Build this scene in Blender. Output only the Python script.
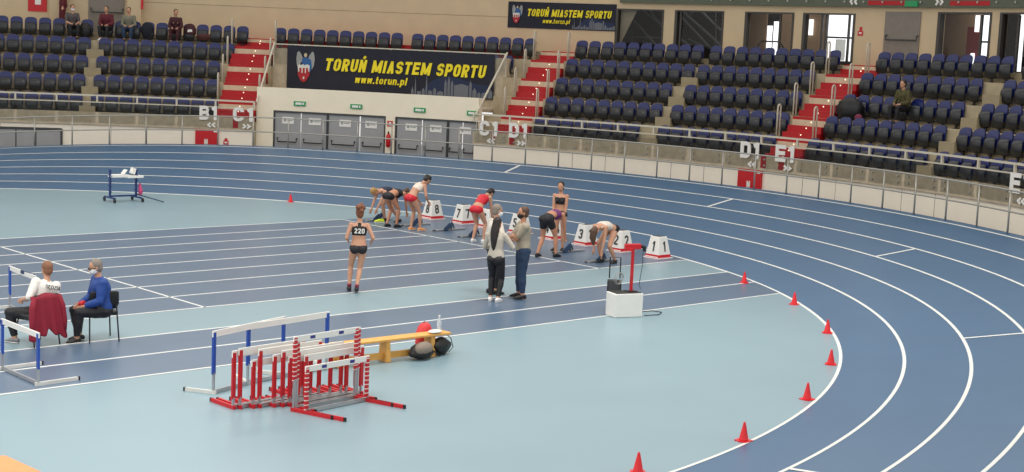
import bpy, bmesh, math, random
from mathutils import Vector, Matrix, Quaternion
from math import sin, cos, pi, radians, sqrt, atan2
random.seed(7)
SC = bpy.context.scene
for o in list(bpy.data.objects): bpy.data.objects.remove(o)
COL = SC.collection

# ------------------------------------------------------------------ camera
FPX, PIT, YAW, ROLL = 1486.33, .1257, .7499, .0436
CAM = Vector((-24.076, -32.680, 4.846))
Fv = Vector((sin(YAW)*cos(PIT), cos(YAW)*cos(PIT), -sin(PIT)))
Rv0 = Vector((cos(YAW), -sin(YAW), 0)); Uv0 = Rv0.cross(Fv)
Rv = Rv0*cos(ROLL)+Uv0*sin(ROLL); Uv = -Rv0*sin(ROLL)+Uv0*cos(ROLL)
cd = bpy.data.cameras.new('camera'); cam = bpy.data.objects.new('camera', cd); COL.objects.link(cam)
cd.sensor_width = 36; cd.lens = FPX/1024*36; cd.clip_end = 300; cd.clip_start = .1
M = Matrix.Identity(4)
for i in range(3): M[i][0], M[i][1], M[i][2], M[i][3] = Rv[i], Uv[i], -Fv[i], CAM[i]
cam.matrix_world = M
SC.camera = cam

# ------------------------------------------------------------------ world, lamps, exposure
w = bpy.data.worlds.new('world'); SC.world = w; w.use_nodes = True
w.node_tree.nodes['Background'].inputs[0].default_value = (1, .975, .94, 1)
w.node_tree.nodes['Background'].inputs[1].default_value = .95
SC.view_settings.view_transform = 'Standard'; SC.view_settings.look = 'None'
SC.view_settings.gamma = 1; SC.view_settings.exposure = 0; SC.view_settings.use_curve_mapping = False
def lamp(x, y, z, sx, sy, e, col=(1, .96, .9), tgt=None, spread=150):
    l = bpy.data.lights.new('roof_or_fill_lamp', 'AREA'); l.shape = 'RECTANGLE'; l.size = sx; l.size_y = sy
    l.energy = e; l.color = col; l.spread = radians(spread)
    o = bpy.data.objects.new('roof_or_fill_lamp', l); COL.objects.link(o); o.location = (x, y, z)
    if tgt: o.rotation_euler = (Vector(tgt)-Vector((x, y, z))).to_track_quat('-Z', 'Y').to_euler()
    return o
for lx, ly, le in ((-32, -16, 760), (-18, -16, 760), (-4, -16, 760), (-32, 2, 560), (-18, 2, 560), (-4, 2, 560)):
    lamp(lx, ly, 13, 5, 3, le)
def s2l(c): return tuple(((v/255)/12.92 if v/255 <= .04045 else ((v/255+.055)/1.055)**2.4) for v in c)
MATS = {}
def mat(name, rgb, rough=.6, metal=0, noise=.06, nscale=6., bump=0., spec=.5, emit=0, alpha=1, trans=0):
    if name in MATS: return MATS[name]
    m = bpy.data.materials.new(name); m.use_nodes = True; nt = m.node_tree; b = nt.nodes['Principled BSDF']
    c = s2l(rgb); b.inputs['Roughness'].default_value = rough; b.inputs['Metallic'].default_value = metal
    b.inputs['Specular IOR Level'].default_value = spec
    tc = nt.nodes.new('ShaderNodeTexCoord'); n = nt.nodes.new('ShaderNodeTexNoise')
    n.inputs['Scale'].default_value = nscale; n.inputs['Detail'].default_value = 4
    nt.links.new(tc.outputs['Object'], n.inputs['Vector'])
    r = nt.nodes.new('ShaderNodeValToRGB')
    r.color_ramp.elements[0].position = .3; r.color_ramp.elements[1].position = .7
    r.color_ramp.elements[0].color = (*[v*(1-noise) for v in c], 1); r.color_ramp.elements[1].color = (*[min(1, v*(1+noise)) for v in c], 1)
    nt.links.new(n.outputs['Fac'], r.inputs['Fac']); nt.links.new(r.outputs['Color'], b.inputs['Base Color'])
    if bump:
        bp = nt.nodes.new('ShaderNodeBump'); bp.inputs['Strength'].default_value = bump; bp.inputs['Distance'].default_value = .01
        nt.links.new(n.outputs['Fac'], bp.inputs['Height']); nt.links.new(bp.outputs['Normal'], b.inputs['Normal'])
    if emit:
        b.inputs['Emission Color'].default_value = (*c, 1); b.inputs['Emission Strength'].default_value = emit
    if trans: b.inputs['Transmission Weight'].default_value = trans
    if alpha < 1: b.inputs['Alpha'].default_value = alpha
    MATS[name] = m; return m
def banded(name, c1, c2, period=.075):
    m = mat(name, c1, .45); nt = m.node_tree; b = nt.nodes['Principled BSDF']; tc = nt.nodes.new('ShaderNodeTexCoord'); sp = nt.nodes.new('ShaderNodeSeparateXYZ')
    d = nt.nodes.new('ShaderNodeMath'); d.operation = 'MULTIPLY'; d.inputs[1].default_value = 1/period; f = nt.nodes.new('ShaderNodeMath'); f.operation = 'FRACT'
    g = nt.nodes.new('ShaderNodeMath'); g.operation = 'GREATER_THAN'; g.inputs[1].default_value = .78; mx = nt.nodes.new('ShaderNodeMix'); mx.data_type = 'RGBA'
    nt.links.new(tc.outputs['Object'], sp.inputs[0]); nt.links.new(sp.outputs['Z'], d.inputs[0]); nt.links.new(d.outputs[0], f.inputs[0]); nt.links.new(f.outputs[0], g.inputs[0]); nt.links.new(g.outputs[0], mx.inputs['Factor'])
    mx.inputs['A'].default_value = (*s2l(c1), 1); mx.inputs['B'].default_value = (*s2l(c2), 1); nt.links.new(mx.outputs['Result'], b.inputs['Base Color']); return m

TRACK = mat('track_blue', (58, 96, 130), .34, noise=.045, nscale=.9, spec=.6)
LANE = mat('lane_blue', (86, 108, 132), .32, noise=.05, nscale=.8, spec=.65)
PALE = mat('infield_pale', (130, 157, 167), .34, noise=.03, nscale=.6, spec=.6)
LINE = mat('line_white', (222, 223, 218), .5, noise=.02)
WALLP = mat('wall_paint', (242, 231, 208), .7, noise=.02, nscale=2)
BASEP = mat('base_wall_paint', (246, 236, 220), .65, noise=.02, nscale=2)
UPPER = mat('upper_wall_paint', (206, 184, 150), .75, noise=.04, nscale=1.5)
CONC = mat('concrete', (190, 176, 152), .8, noise=.12, nscale=5, bump=.2)
CONCD = mat('concrete_tread', (172, 158, 130), .85, noise=.12, nscale=4)
STEPB = mat('stair_concrete', (206, 190, 160), .8, noise=.08)
RED = mat('stair_red', (176, 16, 26), .6, noise=.06)
SEATB = mat('seat_blue', (18, 30, 88), .3, noise=.05)
SEATK = mat('seat_black', (32, 34, 38), .3, noise=.1)
STEEL = mat('rail_steel', (168, 166, 158), .4, .6, noise=.03)
RAILW = mat('rail_cream', (205, 198, 180), .45, .1, noise=.03)
DOORG = mat('door_grey', (156, 156, 158), .5, noise=.04, nscale=3)
DARKG = mat('dark_grey', (60, 62, 64), .5)
BLACK = mat('black', (16, 16, 18), .5)
WHITE = mat('white', (232, 230, 224), .5, noise=.02)
REDP = mat('red_paint', (196, 22, 34), .45)
CONE = mat('cone_red', (222, 30, 40), .4)
YEL = mat('banner_yellow', (240, 220, 30), .6)
NAVY = mat('banner_navy', (18, 22, 40), .7, noise=.2, nscale=1)
NAVY2 = mat('banner_mid_blue', (26, 40, 72), .7)
GREYW = mat('banner_grey', (150, 152, 150), .7)
SKYL = mat('banner_skyline', (104, 108, 116), .7)
GREENB = mat('gallery_green', (86, 92, 74), .5, noise=.1)
EXITG = mat('exit_green', (30, 150, 90), .5)
BLUEP = mat('blue_paint', (28, 72, 164), .4)
ALU = mat('aluminium', (176, 178, 180), .35, .7)
WOOD = mat('bench_wood', (222, 166, 84), .45, noise=.1, nscale=12)
ORANGE = mat('orange_mat', (236, 150, 96), .6)
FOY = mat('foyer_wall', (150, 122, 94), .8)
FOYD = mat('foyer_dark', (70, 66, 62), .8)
DAY = mat('daylight_pane', (250, 252, 255), .5, emit=1.3)
FRAME = mat('window_frame', (66, 62, 58), .5)
def glassmat():
    m = bpy.data.materials.new('clear_glass'); m.use_nodes = True; nt = m.node_tree; nt.nodes.clear()
    o = nt.nodes.new('ShaderNodeOutputMaterial'); mx = nt.nodes.new('ShaderNodeMixShader'); t = nt.nodes.new('ShaderNodeBsdfTransparent')
    g = nt.nodes.new('ShaderNodeBsdfGlossy'); g.inputs['Roughness'].default_value = .05; t.inputs[0].default_value = (.95, .96, .95, 1)
    f = nt.nodes.new('ShaderNodeFresnel'); f.inputs[0].default_value = 1.4
    nt.links.new(f.outputs[0], mx.inputs[0]); nt.links.new(t.outputs[0], mx.inputs[1]); nt.links.new(g.outputs[0], mx.inputs[2]); nt.links.new(mx.outputs[0], o.inputs[0])
    return m
GLASS = glassmat()

# ------------------------------------------------------------------ helpers
def frame(z, x=None):
    z = Vector(z).normalized()
    a = Vector(x) if x is not None else (Vector((0, 0, 1)) if abs(z.z) < .95 else Vector((1, 0, 0)))
    y = z.cross(a)
    if y.length < 1e-6: y = z.cross(Vector((0, 1, .01)))
    y.normalize(); xx = y.cross(z).normalized(); return xx, y, z
class MB:
    def __init__(s): s.v = []; s.f = []; s.m = []; s.mi = 0
    def add(s, vs, fs):
        n = len(s.v); s.v += [tuple(v) for v in vs]; s.f += [tuple(i+n for i in f) for f in fs]; s.m += [s.mi]*len(fs); return s
    def box(s, c, d, rz=0, mtx=None, taper=1):
        hx, hy, hz = d[0]/2, d[1]/2, d[2]/2
        vs = [Vector((x*hx*(taper if z > 0 else 1), y*hy*(taper if z > 0 else 1), z*hz)) for z in (-1, 1) for x, y in ((-1, -1), (1, -1), (1, 1), (-1, 1))]
        R = mtx if mtx is not None else Matrix.Rotation(rz, 3, 'Z')
        vs = [R @ v+Vector(c) for v in vs]
        return s.add(vs, [(3, 2, 1, 0), (4, 5, 6, 7), (0, 1, 5, 4), (1, 2, 6, 5), (2, 3, 7, 6), (3, 0, 4, 7)])
    def bar(s, a, b, wx, wy, up=(0, 0, 1)):
        a, b = Vector(a), Vector(b); x, y, z = frame(b-a, up)
        return s.box((a+b)/2, (wx, wy, (b-a).length), mtx=Matrix((x, y, z)).transposed())
    def tube(s, pts, rad, n=8, flat=None, up=None, cap=True):
        pts = [Vector(p) for p in pts]
        if not hasattr(rad, '__len__'): rad = [rad]*len(pts)
        if not hasattr(rad[0], '__len__'): rad = [(r, r) for r in rad]
        vs = []; k = len(pts); px = up
        for i, p in enumerate(pts):
            t = (pts[min(i+1, k-1)]-pts[max(i-1, 0)]); x, y, z = frame(t, px)
            if up is None: px = x
            for j in range(n):
                a = 2*pi*j/n; vs.append(p+x*cos(a)*rad[i][0]+y*sin(a)*rad[i][1])
        fs = [(i*n+j, i*n+(j+1) % n, (i+1)*n+(j+1) % n, (i+1)*n+j) for i in range(k-1) for j in range(n)]
        if cap: fs += [tuple(range(n-1, -1, -1)), tuple((k-1)*n+j for j in range(n))]
        return s.add(vs, fs)
    def cyl(s, a, b, r, n=10, r2=None): return s.tube([a, b], [r, r if r2 is None else r2], n)
    def ell(s, c, r, mtx=None, n=12, m=8):
        vs = []; R = mtx if mtx is not None else Matrix.Identity(3); c = Vector(c)
        for i in range(1, m):
            ph = pi*i/m
            for j in range(n): a = 2*pi*j/n; vs.append(R @ Vector((r[0]*sin(ph)*cos(a), r[1]*sin(ph)*sin(a), r[2]*cos(ph)))+c)
        t = len(vs); vs += [R @ Vector((0, 0, r[2]))+c, R @ Vector((0, 0, -r[2]))+c]
        fs = [(i*n+(j+1) % n, i*n+j, (i+1)*n+j, (i+1)*n+(j+1) % n) for i in range(m-2) for j in range(n)]
        fs += [(t, j, (j+1) % n) for j in range(n)]+[(t+1, (m-2)*n+(j+1) % n, (m-2)*n+j) for j in range(n)]
        return s.add(vs, fs)
    def prism(s, poly, y0, y1, fn=lambda u, v, w: (u, w, v)):
        n = len(poly); vs = [fn(u, v, y0) for u, v in poly]+[fn(u, v, y1) for u, v in poly]
        return s.add(vs, [tuple(range(n)), tuple(range(2*n-1, n-1, -1))]+[(i, i+n, (i+1) % n+n, (i+1) % n) for i in range(n)])
    def build(s, name, m, parent=None, smooth=False, bevel=0, fix=True):
        me = bpy.data.meshes.new(name); me.from_pydata(s.v, [], s.f)
        for q in (m if isinstance(m, (list, tuple)) else [m]): me.materials.append(q)
        for i, p in enumerate(me.polygons): p.material_index = s.m[i]; p.use_smooth = smooth
        if fix:
            bm = bmesh.new(); bm.from_mesh(me); bmesh.ops.recalc_face_normals(bm, faces=bm.faces); bm.to_mesh(me); bm.free()
        o = bpy.data.objects.new(name, me); COL.objects.link(o)
        if parent: o.parent = parent
        if bevel:
            b = o.modifiers.new('bevel', 'BEVEL'); b.width = bevel; b.segments = 2; b.limit_method = 'ANGLE'
        return o
def tag(o, label, cat, group=None, kind=None):
    o['label'] = label; o['category'] = cat
    if group: o['group'] = group
    if kind: o['kind'] = kind
    return o
def thing(name, label, cat, loc=(0, 0, 0), rz=0, group=None):
    o = bpy.data.objects.new(name, None); COL.objects.link(o); o.location = loc; o.rotation_euler = (0, 0, rz); o.empty_display_size = .1
    return tag(o, label, cat, group)
def struct(o, label=None):
    o['kind'] = 'structure'
    if label: o['label'] = label
    return o
def copy_tree(o, loc=None, rz=None, label=None, scale=None):
    c = o.copy(); COL.objects.link(c)
    if loc is not None: c.location = loc
    if rz is not None: c.rotation_euler = (0, 0, rz)
    if label: c['label'] = label
    for ch in list(o.children):
        d = ch.copy(); COL.objects.link(d); d.parent = c; d.matrix_parent_inverse = ch.matrix_parent_inverse.copy()
        for g in list(ch.children):
            e = g.copy(); COL.objects.link(e); e.parent = d; e.matrix_parent_inverse = g.matrix_parent_inverse.copy()
    return c
# bend geometry: everything round the bend is concentric
CX, CY, R0 = -13.269, -4.712, 17.071
def pol(r, th, z=0): return Vector((CX+r*cos(th), CY+r*sin(th), z))
def bank(th):
    c = 1.659 if th > 0 else 1.217
    return .1836*max(0, 1-c*max(0, abs(th)-.647)**2)
def tz(rho, th): return rho*(1-.03*(1-rho/6))*bank(th)
def sweep(mb, prof, t0, t1, step=.03, closed=True):
    n = max(1, int(abs(t1-t0)/step+.99)); k = len(prof); vs = []
    for i in range(n+1):
        t = t0+(t1-t0)*i/n; vs += [pol(r, t, z) for r, z in prof]
    e = k if closed else k-1
    fs = [(i*k+j, i*k+(j+1) % k, (i+1)*k+(j+1) % k, (i+1)*k+j) for i in range(n) for j in range(e)]
    if closed: fs += [tuple(range(k)), tuple(n*k+j for j in range(k-1, -1, -1))]
    return mb.add(vs, fs)
def ringbox(mb, r0, r1, z0, z1, t0, t1, step=.03): return sweep(mb, [(r0, z0), (r1, z0), (r1, z1), (r0, z1)], t0, t1, step)
def xtheta(px, r, z):            # angle at which the circle of radius r, height z crosses a picture column
    lo, hi = -.95, 1.45
    def f(t): d = pol(r, t, z)-CAM; return 512+FPX*d.dot(Rv)/d.dot(Fv)
    for _ in range(40):
        m = (lo+hi)/2
        if f(m) > px: lo = m
        else: hi = m
    return (lo+hi)/2
def textmesh(name, body, size, m, fn, parent=None, shear=0, bold=0, thick=.004, align='LEFT', width=None, space=1):
    c = bpy.data.curves.new('tmp', 'FONT'); c.body = body; c.size = size; c.shear = shear; c.offset = bold; c.extrude = thick/2; c.align_x = align; c.space_character = space
    o = bpy.data.objects.new('tmp', c); COL.objects.link(o); bpy.context.view_layer.update()
    dg = bpy.context.evaluated_depsgraph_get(); me = bpy.data.meshes.new_from_object(o.evaluated_get(dg)); bpy.data.objects.remove(o)
    if width:
        xs = [v.co.x for v in me.vertices]; k = width/(max(xs)-min(xs)); x0 = min(xs) if align == 'LEFT' else 0
        for v in me.vertices: v.co.x = (v.co.x-x0)*k
    for v in me.vertices: v.co = fn(v.co.x, v.co.y, v.co.z+thick/2)
    me.materials.clear(); me.materials.append(m); me.name = name
    r = bpy.data.objects.new(name, me); COL.objects.link(r)
    if parent: r.parent = parent
    return r
def wrap(r, t0, z0):             # (u to the viewer's right, v up, w towards the infield)
    return lambda u, v, w: pol(r-w, t0-u/r, z0+v)

def _rr(x0, y0, x1, y1, r, a0=None):
    p = []
    for cx, cy, s0 in ((x1-r, y1-r, 0), (x0+r, y1-r, 90), (x0+r, y0+r, 180), (x1-r, y0+r, 270)):
        for k in range(5): a = radians(s0+22.5*k); p.append((cx+r*cos(a), cy+r*sin(a)))
    return p
def glyph(ch, w, t):
    a = t/2; W = w-a; H = 1-a; m = .52; r = min(.2, w*.32); L = {}
    full = _rr(a, a, W, H, r); c = full+[full[0]]
    if ch == 'O' or ch == '0': return [c], w
    if ch == 'C': return [[(W, .70)]+full[0:15]+full[15:]+[(W, .30)]], w
    if ch == 'D': return [[(a, 0), (a, 1)], [(a, H)]+full[4::-1]+full[:14:-1]+[(a, a)]], w
    if ch == 'B': return [[(a, 0), (a, 1)], [(a, H)]+_rr(a, m, W-.02, H, r*.8)[4::-1]+_rr(a, m, W-.02, H, r*.8)[:14:-1]+[(a, m)], [(a, m)]+_rr(a, a, W, m, r*.8)[4::-1]+_rr(a, a, W, m, r*.8)[:14:-1]+[(a, a)]], w
    if ch == 'P': return [[(a, 0), (a, 1)], [(a, H)]+_rr(a, .45, W, H, r*.9)[4::-1]+_rr(a, .45, W, H, r*.9)[:14:-1]+[(a, .45)]], w
    if ch == 'R': return [[(a, 0), (a, 1)], [(a, H)]+_rr(a, .48, W, H, r*.9)[4::-1]+_rr(a, .48, W, H, r*.9)[:14:-1]+[(a, .48)], [(w*.5, .48), (W, 0)]], w
    if ch in 'EĘ': return [[(a, 0), (a, 1)], [(a, H), (w, H)], [(a, m), (w*.92, m)], [(a, a), (w, a)]]+([[(w*.8, 0), (w*.68, -.12), (w*.88, -.2)]] if ch == 'Ę' else []), w
    if ch == 'T': return [[(w/2, 0), (w/2, 1)], [(0, H), (w, H)]], w
    if ch == 'U': return [[(a, 1)]+full[10:20]+[(W, 1)]], w
    if ch in 'NŃ': return [[(a, 0), (a, 1)], [(a, 1-a), (W, a)], [(W, 0), (W, 1)]]+([[(w*.4, 1.1), (w*.65, 1.28)]] if ch == 'Ń' else []), w
    if ch == 'M': w2 = w*1.4; return [[(a, 0), (a, 1)], [(a, .96), (w2/2, .1)], [(w2/2, .1), (w2-a, .96)], [(w2-a, 0), (w2-a, 1)]], w2
    if ch == 'A': return [[(a, 0), (w/2, H), (W, 0)], [(w*.2, .3), (w*.8, .3)]], w
    if ch == 'I': return [[(a, 0), (a, 1)]], t
    if ch == 'H': return [[(a, 0), (a, 1)], [(W, 0), (W, 1)], [(a, .5), (W, .5)]], w
    if ch == 'Z' or ch == '7': return [[(0, H), (W, H), (w*.35 if ch == '7' else a, a if ch == 'Z' else 0)]]+([[(a, a), (w, a)]] if ch == 'Z' else []), w
    if ch == '1': return [[(w*.5, 0), (w*.5, 1)], [(w*.5, H), (w*.16, .76)]], w*.62
    if ch == 'S' or ch == '5':
        lo = _rr(a, a, W, m, r*.9); up = _rr(a, m, W, H, r*.9)
        return ([[(W, .76)]+up[0:14]+[(w/2, m)]+lo[4::-1]+lo[:9:-1]+[(a, .26)]], w) if ch == 'S' else ([[(W, H), (a, H), (a, m+.06), (w/2, m+.06)]+lo[4::-1]+lo[:9:-1]+[(a, .24)]], w)
    if ch == '2': up = _rr(a, .48, W, H, r); return [[(a, .74)]+up[9:4:-1]+up[4::-1]+[(W, .62), (a, a), (w, a)]], w
    if ch == '3':
        lo = _rr(a, a, W, m, r*.9); up = _rr(a, m, W, H, r*.9)
        return [[(a, .78)]+up[9::-1]+up[:14:-1]+[(w*.4, m)], [(w*.4, m)]+lo[4::-1]+lo[:9:-1]+[(a, .24)]], w
    if ch == '4': return [[(w*.72, 0), (w*.72, 1)], [(w*.72, H), (a*.6, .3), (w, .3)]], w
    if ch == '6': lo = _rr(a, a, W, .58, r); return [lo+[lo[0]], [(a, .3)]+full[9::-1][:10]], w
    if ch == '8': lo = _rr(a, a, W, m, r*.9); up = _rr(a+.02, m, W-.02, H, r*.85); return [lo+[lo[0]], up+[up[0]]], w
    x = .72; h = x-a; lc = _rr(a, a, W*.94, h, min(r, .16)); w9 = w*.94
    if ch == 'o': return [lc+[lc[0]]], w9
    if ch == 'u': return [[(a, x)]+lc[10:20]+[(W*.94, x)], [(W*.94, 0), (W*.94, x)]], w9
    if ch == 'n': return [[(a, 0), (a, x)], [(W*.94, 0)]+lc[0:10]+[(a, .3)]], w9
    if ch == 'r': return [[(a, 0), (a, x)], [(a, h-.08), (w*.4, h), (w*.6, h)]], w*.62
    if ch == 't': return [[(w*.25, .95), (w*.25, .14), (w*.36, a), (w*.58, a)], [(0, h), (w*.58, h)]], w*.6
    if ch == 'p': return [[(a, -.26), (a, x)], lc+[lc[0]]], w9
    if ch == 'l': return [[(a, 0), (a, 1)]], t
    if ch == 'w': return [[(a, x), (w*.3, a), (w*.6, h), (w*.9, a), (w*1.2-a, x)]], w*1.2
    if ch == '.': return [[(a, 0), (a, t)]], t
    if ch in '<>': q = [(w*.7, .72), (a, .42), (w*.7, .12)]; q = q if ch == '<' else [(w*.75-u, v) for u, v in q]; return [q], w*.75
    return [], w*.45
def strokes(name, body, h, m, fn, parent=None, w=.56, t=.2, gap=.12, shear=0, width=None, align='LEFT', thick=.006):
    gs = []; x = 0
    for ch in body: g, gw = glyph(ch, w, t); gs.append((x, g)); x += gw+gap
    x -= gap; kx = (width/(x*h)) if width else 1; off = -x/2 if align == 'CENTER' else 0
    mb = MB(); a = t/2
    for gx, g in gs:
        for pl in g:
            for i in range(len(pl)-1):
                p, q = Vector(pl[i]), Vector(pl[i+1]); d = q-p; L_ = d.length
                if L_ < 1e-6: continue
                d /= L_; n = Vector((-d.y, d.x))*a; e0 = d*(a*.8 if i > 0 else 0); e1 = d*(a*.8 if i < len(pl)-2 else 0)
                if len(pl) > 8: e0 = d*.012; e1 = d*.012
                poly = [p-e0-n, q+e1-n, q+e1+n, p-e0+n]
                P2 = [((gx+off+v.x+shear*v.y)*h*kx, v.y*h) for v in poly]
                mb.prism(P2, 0, thick, fn)
    return mb.build(name, m, parent)

# ------------------------------------------------------------------ floor and track
fl = MB(); fl.add([(-70, -45, -.012), (22, -45, -.012), (22, 32, -.012), (-70, 32, -.012)], [(0, 1, 2, 3)])
struct(fl.build('floor', mat('outer_floor', (120, 130, 134), .5), fix=False))
inf = MB(); n = 90
arc = [pol(R0, -pi/2+pi*i/n, .0) for i in range(n+1)]
inf.add([(-60, CY-R0, 0)]+arc+[(-60, CY+R0, 0)], [tuple(range(n+3))])
struct(inf.build('floor_infield', PALE, fix=False), 'pale turquoise infield floor')
def strip(y0, y1, m, name, z):
    mb = MB(); k = max(2, int(abs(y1-y0)/.3)); vs = []
    for i in range(k+1):
        y = y0+(y1-y0)*i/k; vs += [(-60, y, z), (CX+sqrt(R0**2-(y-CY)**2), y, z)]
    mb.add(vs, [(2*i, 2*i+1, 2*i+3, 2*i+2) for i in range(k)]); o = mb.build(name, m)
    return struct(o)
strip(-9.76, 0, LANE, 'floor_sprint_lanes', .002)
strip(-14.05, -11.53, LANE, 'floor_runway', .002)
mk = MB()
def hline(y, x0, x1, wd=.05): mk.box(((x0+x1)/2, y, .004), (x1-x0, wd, .003))
def ex(y): return CX+sqrt(R0**2-(y-CY)**2)
for k in range(9): hline(-1.22*k, -60, 0.02 if 0 <= k < 8 else ex(-9.76))
for y in (-11.53, -12.79, -14.05): hline(y, -60, ex(y))
mk.box((0, -4.88, .004), (.05, 9.8, .003)); mk.box((-10.18, -4.88, .004), (.05, 9.8, .003))
struct(mk.build('trim_sprint_lines', LINE), 'white sprint lane lines')
def trackgrid(mb, rhos, t0, t1, off, nt=150, straight=True):
    ts = [t0+(t1-t0)*i/nt for i in range(nt+1)]; rows = []
    if straight: rows.append([Vector((-60, CY-(R0+r), off)) for r in rhos])
    for t in ts: rows.append([pol(R0+r, t, tz(r, t)+off) for r in rhos])
    if straight: rows.append([Vector((-60, CY+(R0+r), off)) for r in rhos])
    k = len(rhos); vs = [v for r in rows for v in r]
    mb.add(vs, [(i*k+j, i*k+j+1, (i+1)*k+j+1, (i+1)*k+j) for i in range(len(rows)-1) for j in range(k-1)])
tr = MB(); trackgrid(tr, [i*.5 for i in range(13)]+[6.22], -pi/2, pi/2, 0.001)
o = tr.build('floor_track', TRACK, fix=False, smooth=True); struct(o, 'blue banked running track bend')

ed = MB(); vs = []; nn = 120
for i in range(nn+1):
    t = -pi/2+pi*i/nn; vs += [pol(R0+6.22, t, tz(6.22, t)), pol(R0+6.27, t, tz(6.22, t)), pol(R0+6.27, t, -.01)]
ed.add(vs, [(3*i+a, 3*i+a+1, 3*i+a+4, 3*i+a+3) for i in range(nn) for a in (0, 1)])
struct(ed.build('trim_track_edge', DARKG))
ln = MB()
for k in range(7): trackgrid(ln, [k-.027, k+.027], -pi/2, pi/2, .005)
for r0, r1, t in ((5, 6, .308), (4, 5, -.08), (3, 4, -.48), (2, 3, -.918), (1, 2, -1.386)):
    h = .0022
    ln.add([pol(R0+r0, t-h, tz(r0, t)+.006), pol(R0+r1, t-h, tz(r1, t)+.006), pol(R0+r1, t+h, tz(r1, t)+.006), pol(R0+r0, t+h, tz(r0, t)+.006)], [(0, 1, 2, 3)])
struct(ln.build('trim_track_lines', LINE, fix=False), 'white curved lane lines of the track')
om = MB(); om.prism([(-17.9, -16.5), (-17.05, -16.9), (-16.98, -18.2), (-18.4, -18.2)], .0, .03, lambda u, v, w: (u, v, w))
tag(om.build('landing_mat', ORANGE), 'orange mat corner on the floor at the lower left', 'mat')

# ------------------------------------------------------------------ stand (terraces, walls)
RI = [0]+[25.78+.77*i for i in range(5)]      # seat back radius for rows 1..5
TI = [0]+[1.82+.66*i for i in range(5)]       # tread height for rows 1..5
TOPZ, WR, ROOFZ = 4.77, 30.0, 6.63
TL, TRR = 1.3, -.72                           # ends of the built bend
SA, SB = .806, .748                           # stairs C1 (left)
DA, DB = .398, .352
DBAY = .424                           # stairs D1
EA, EB = -.008, -.056                         # stairs E1
AISLES = (.985, .171, -.2375)
def terrace(t0, t1):
    pr = [(25.05, 1.95), (25.13, 1.95), (25.13, TI[1])]
    for i in range(1, 5): pr += [(RI[i]+.06, TI[i]), (RI[i]+.06, TI[i+1])]
    pr += [(29.1, TI[5]), (29.1, TOPZ), (WR, TOPZ), (WR, 0), (25.13, 0), (25.13, 1.52), (25.05, 1.52)]
    mb = MB(); sweep(mb, pr, t0, t1); return mb
struct(terrace(TL, SB).build('seating_terrace', CONCD), 'concrete seating terrace left of the doors')
struct(terrace(DBAY, TRR).build('seating_terrace', CONCD), 'concrete seating terrace right of the doors')
def fascia(t0, t1):
    a = MB(); ringbox(a, 25.0, 25.06, 1.52, 1.97, t0, t1); struct(a.build('trim_fascia', CONC))
    b = MB(); ringbox(b, 25.07, 25.12, 0, 1.53, t0, t1); struct(b.build('wall_base', BASEP))
    c = MB(); t = t0
    while t > t1: c.add(*[[pol(25.068, t, 0), pol(25.068, t-.0006, 0), pol(25.068, t-.0006, 1.5), pol(25.068, t, 1.5)], [(0, 1, 2, 3)]]); t -= .05
    struct(c.build('trim_panel_joints', DARKG))
fascia(TL, SB); fascia(DBAY, TRR)
# bay between the stairs: door wall, canopy, balcony of the top row
DW = 25.4
dwall = MB()
def dth(px): return xtheta(px, DW, 1.2)
segs = [(dth(273.6), dth(384.2)), (dth(395), dth(476))]
edges = [SB, segs[0][0], segs[0][1], segs[1][0], segs[1][1], DBAY]
for a, b in ((0, 1), (2, 3), (4, 5)): ringbox(dwall, DW, DW+.3, 0, 2.28, edges[a], edges[b])
ringbox(dwall, DW, DW+.3, 2.28, 3.08, SB, DBAY)
struct(dwall.build('wall_door_bay', WALLP))
cano = MB(); ringbox(cano, DW+.3, 27.7, 2.6, 2.7, SB, DBAY); struct(cano.build('ceiling_door_bay', CONC))
bal = MB(); sweep(bal, [(27.7, 2.7), (27.7, TI[5]), (29.1, TI[5]), (29.1, TOPZ), (WR, TOPZ), (WR, 2.5), (27.9, 2.5)], SB, DBAY); rs = MB(); ringbox(rs, 29.07, 29.1, TI[5]+.02, TOPZ+.01, SB, DBAY); ringbox(rs, 29.07, WR, TOPZ, TOPZ+.012, SB, DBAY); struct(rs.build('trim_red_landing', RED))
struct(bal.build('seating_balcony', CONC), 'concrete balcony carrying the top row above the doors')
def door(n, p0, p1, leafs, signs):
    d = bpy.data.objects.new('door_%d' % n, None); COL.objects.link(d); struct(d, 'grey double doors with panic bars')
    fr = MB(); t0, t1 = dth(p0), dth(p1)
    ringbox(fr, DW-.01, DW+.12, 2.22, 2.28, t0, t1); 
    for t in (t0, t1): ringbox(fr, DW-.01, DW+.12, 0, 2.28, t+.001, t-.001)
    fr.build('door_frame', DARKG, d)
    for a, b in leafs:
        m = MB(); ta, tb = dth(a+.4), dth(b-.4); ringbox(m, DW+.04, DW+.09, .02, 2.22, ta, tb)
        lf = m.build('door_leaf', DOORG, d)
        h = MB(); k = (tb-ta); za = 1.18
        pts = [pol(DW+.04, ta+k*.12, za+.13), pol(DW-.03, ta+k*.12, za+.13), pol(DW-.05, ta+k*.13, za), pol(DW-.05, ta+k*.87, za), pol(DW-.03, ta+k*.88, za+.13), pol(DW+.04, ta+k*.88, za+.13)]
        h.tube(pts, .022, 6); h.build('panic_bar', BLACK, lf)
    for a, b in signs:
        m = MB(); ringbox(m, DW+.02, DW+.038, 1.82, 2.06, dth(a), dth(b), 1); s = m.build('notice', WHITE, d)
        c = (a+b)/2; q = MB(); ringbox(q, DW+.015, DW+.02, 1.9, 1.99, dth(a+1.6), dth(a+4), 1); ringbox(q, DW+.015, DW+.02, 1.93, 1.96, dth(a+4.6), dth(b-1.2), 1); q.build('notice_print', GREYW, s)
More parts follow.
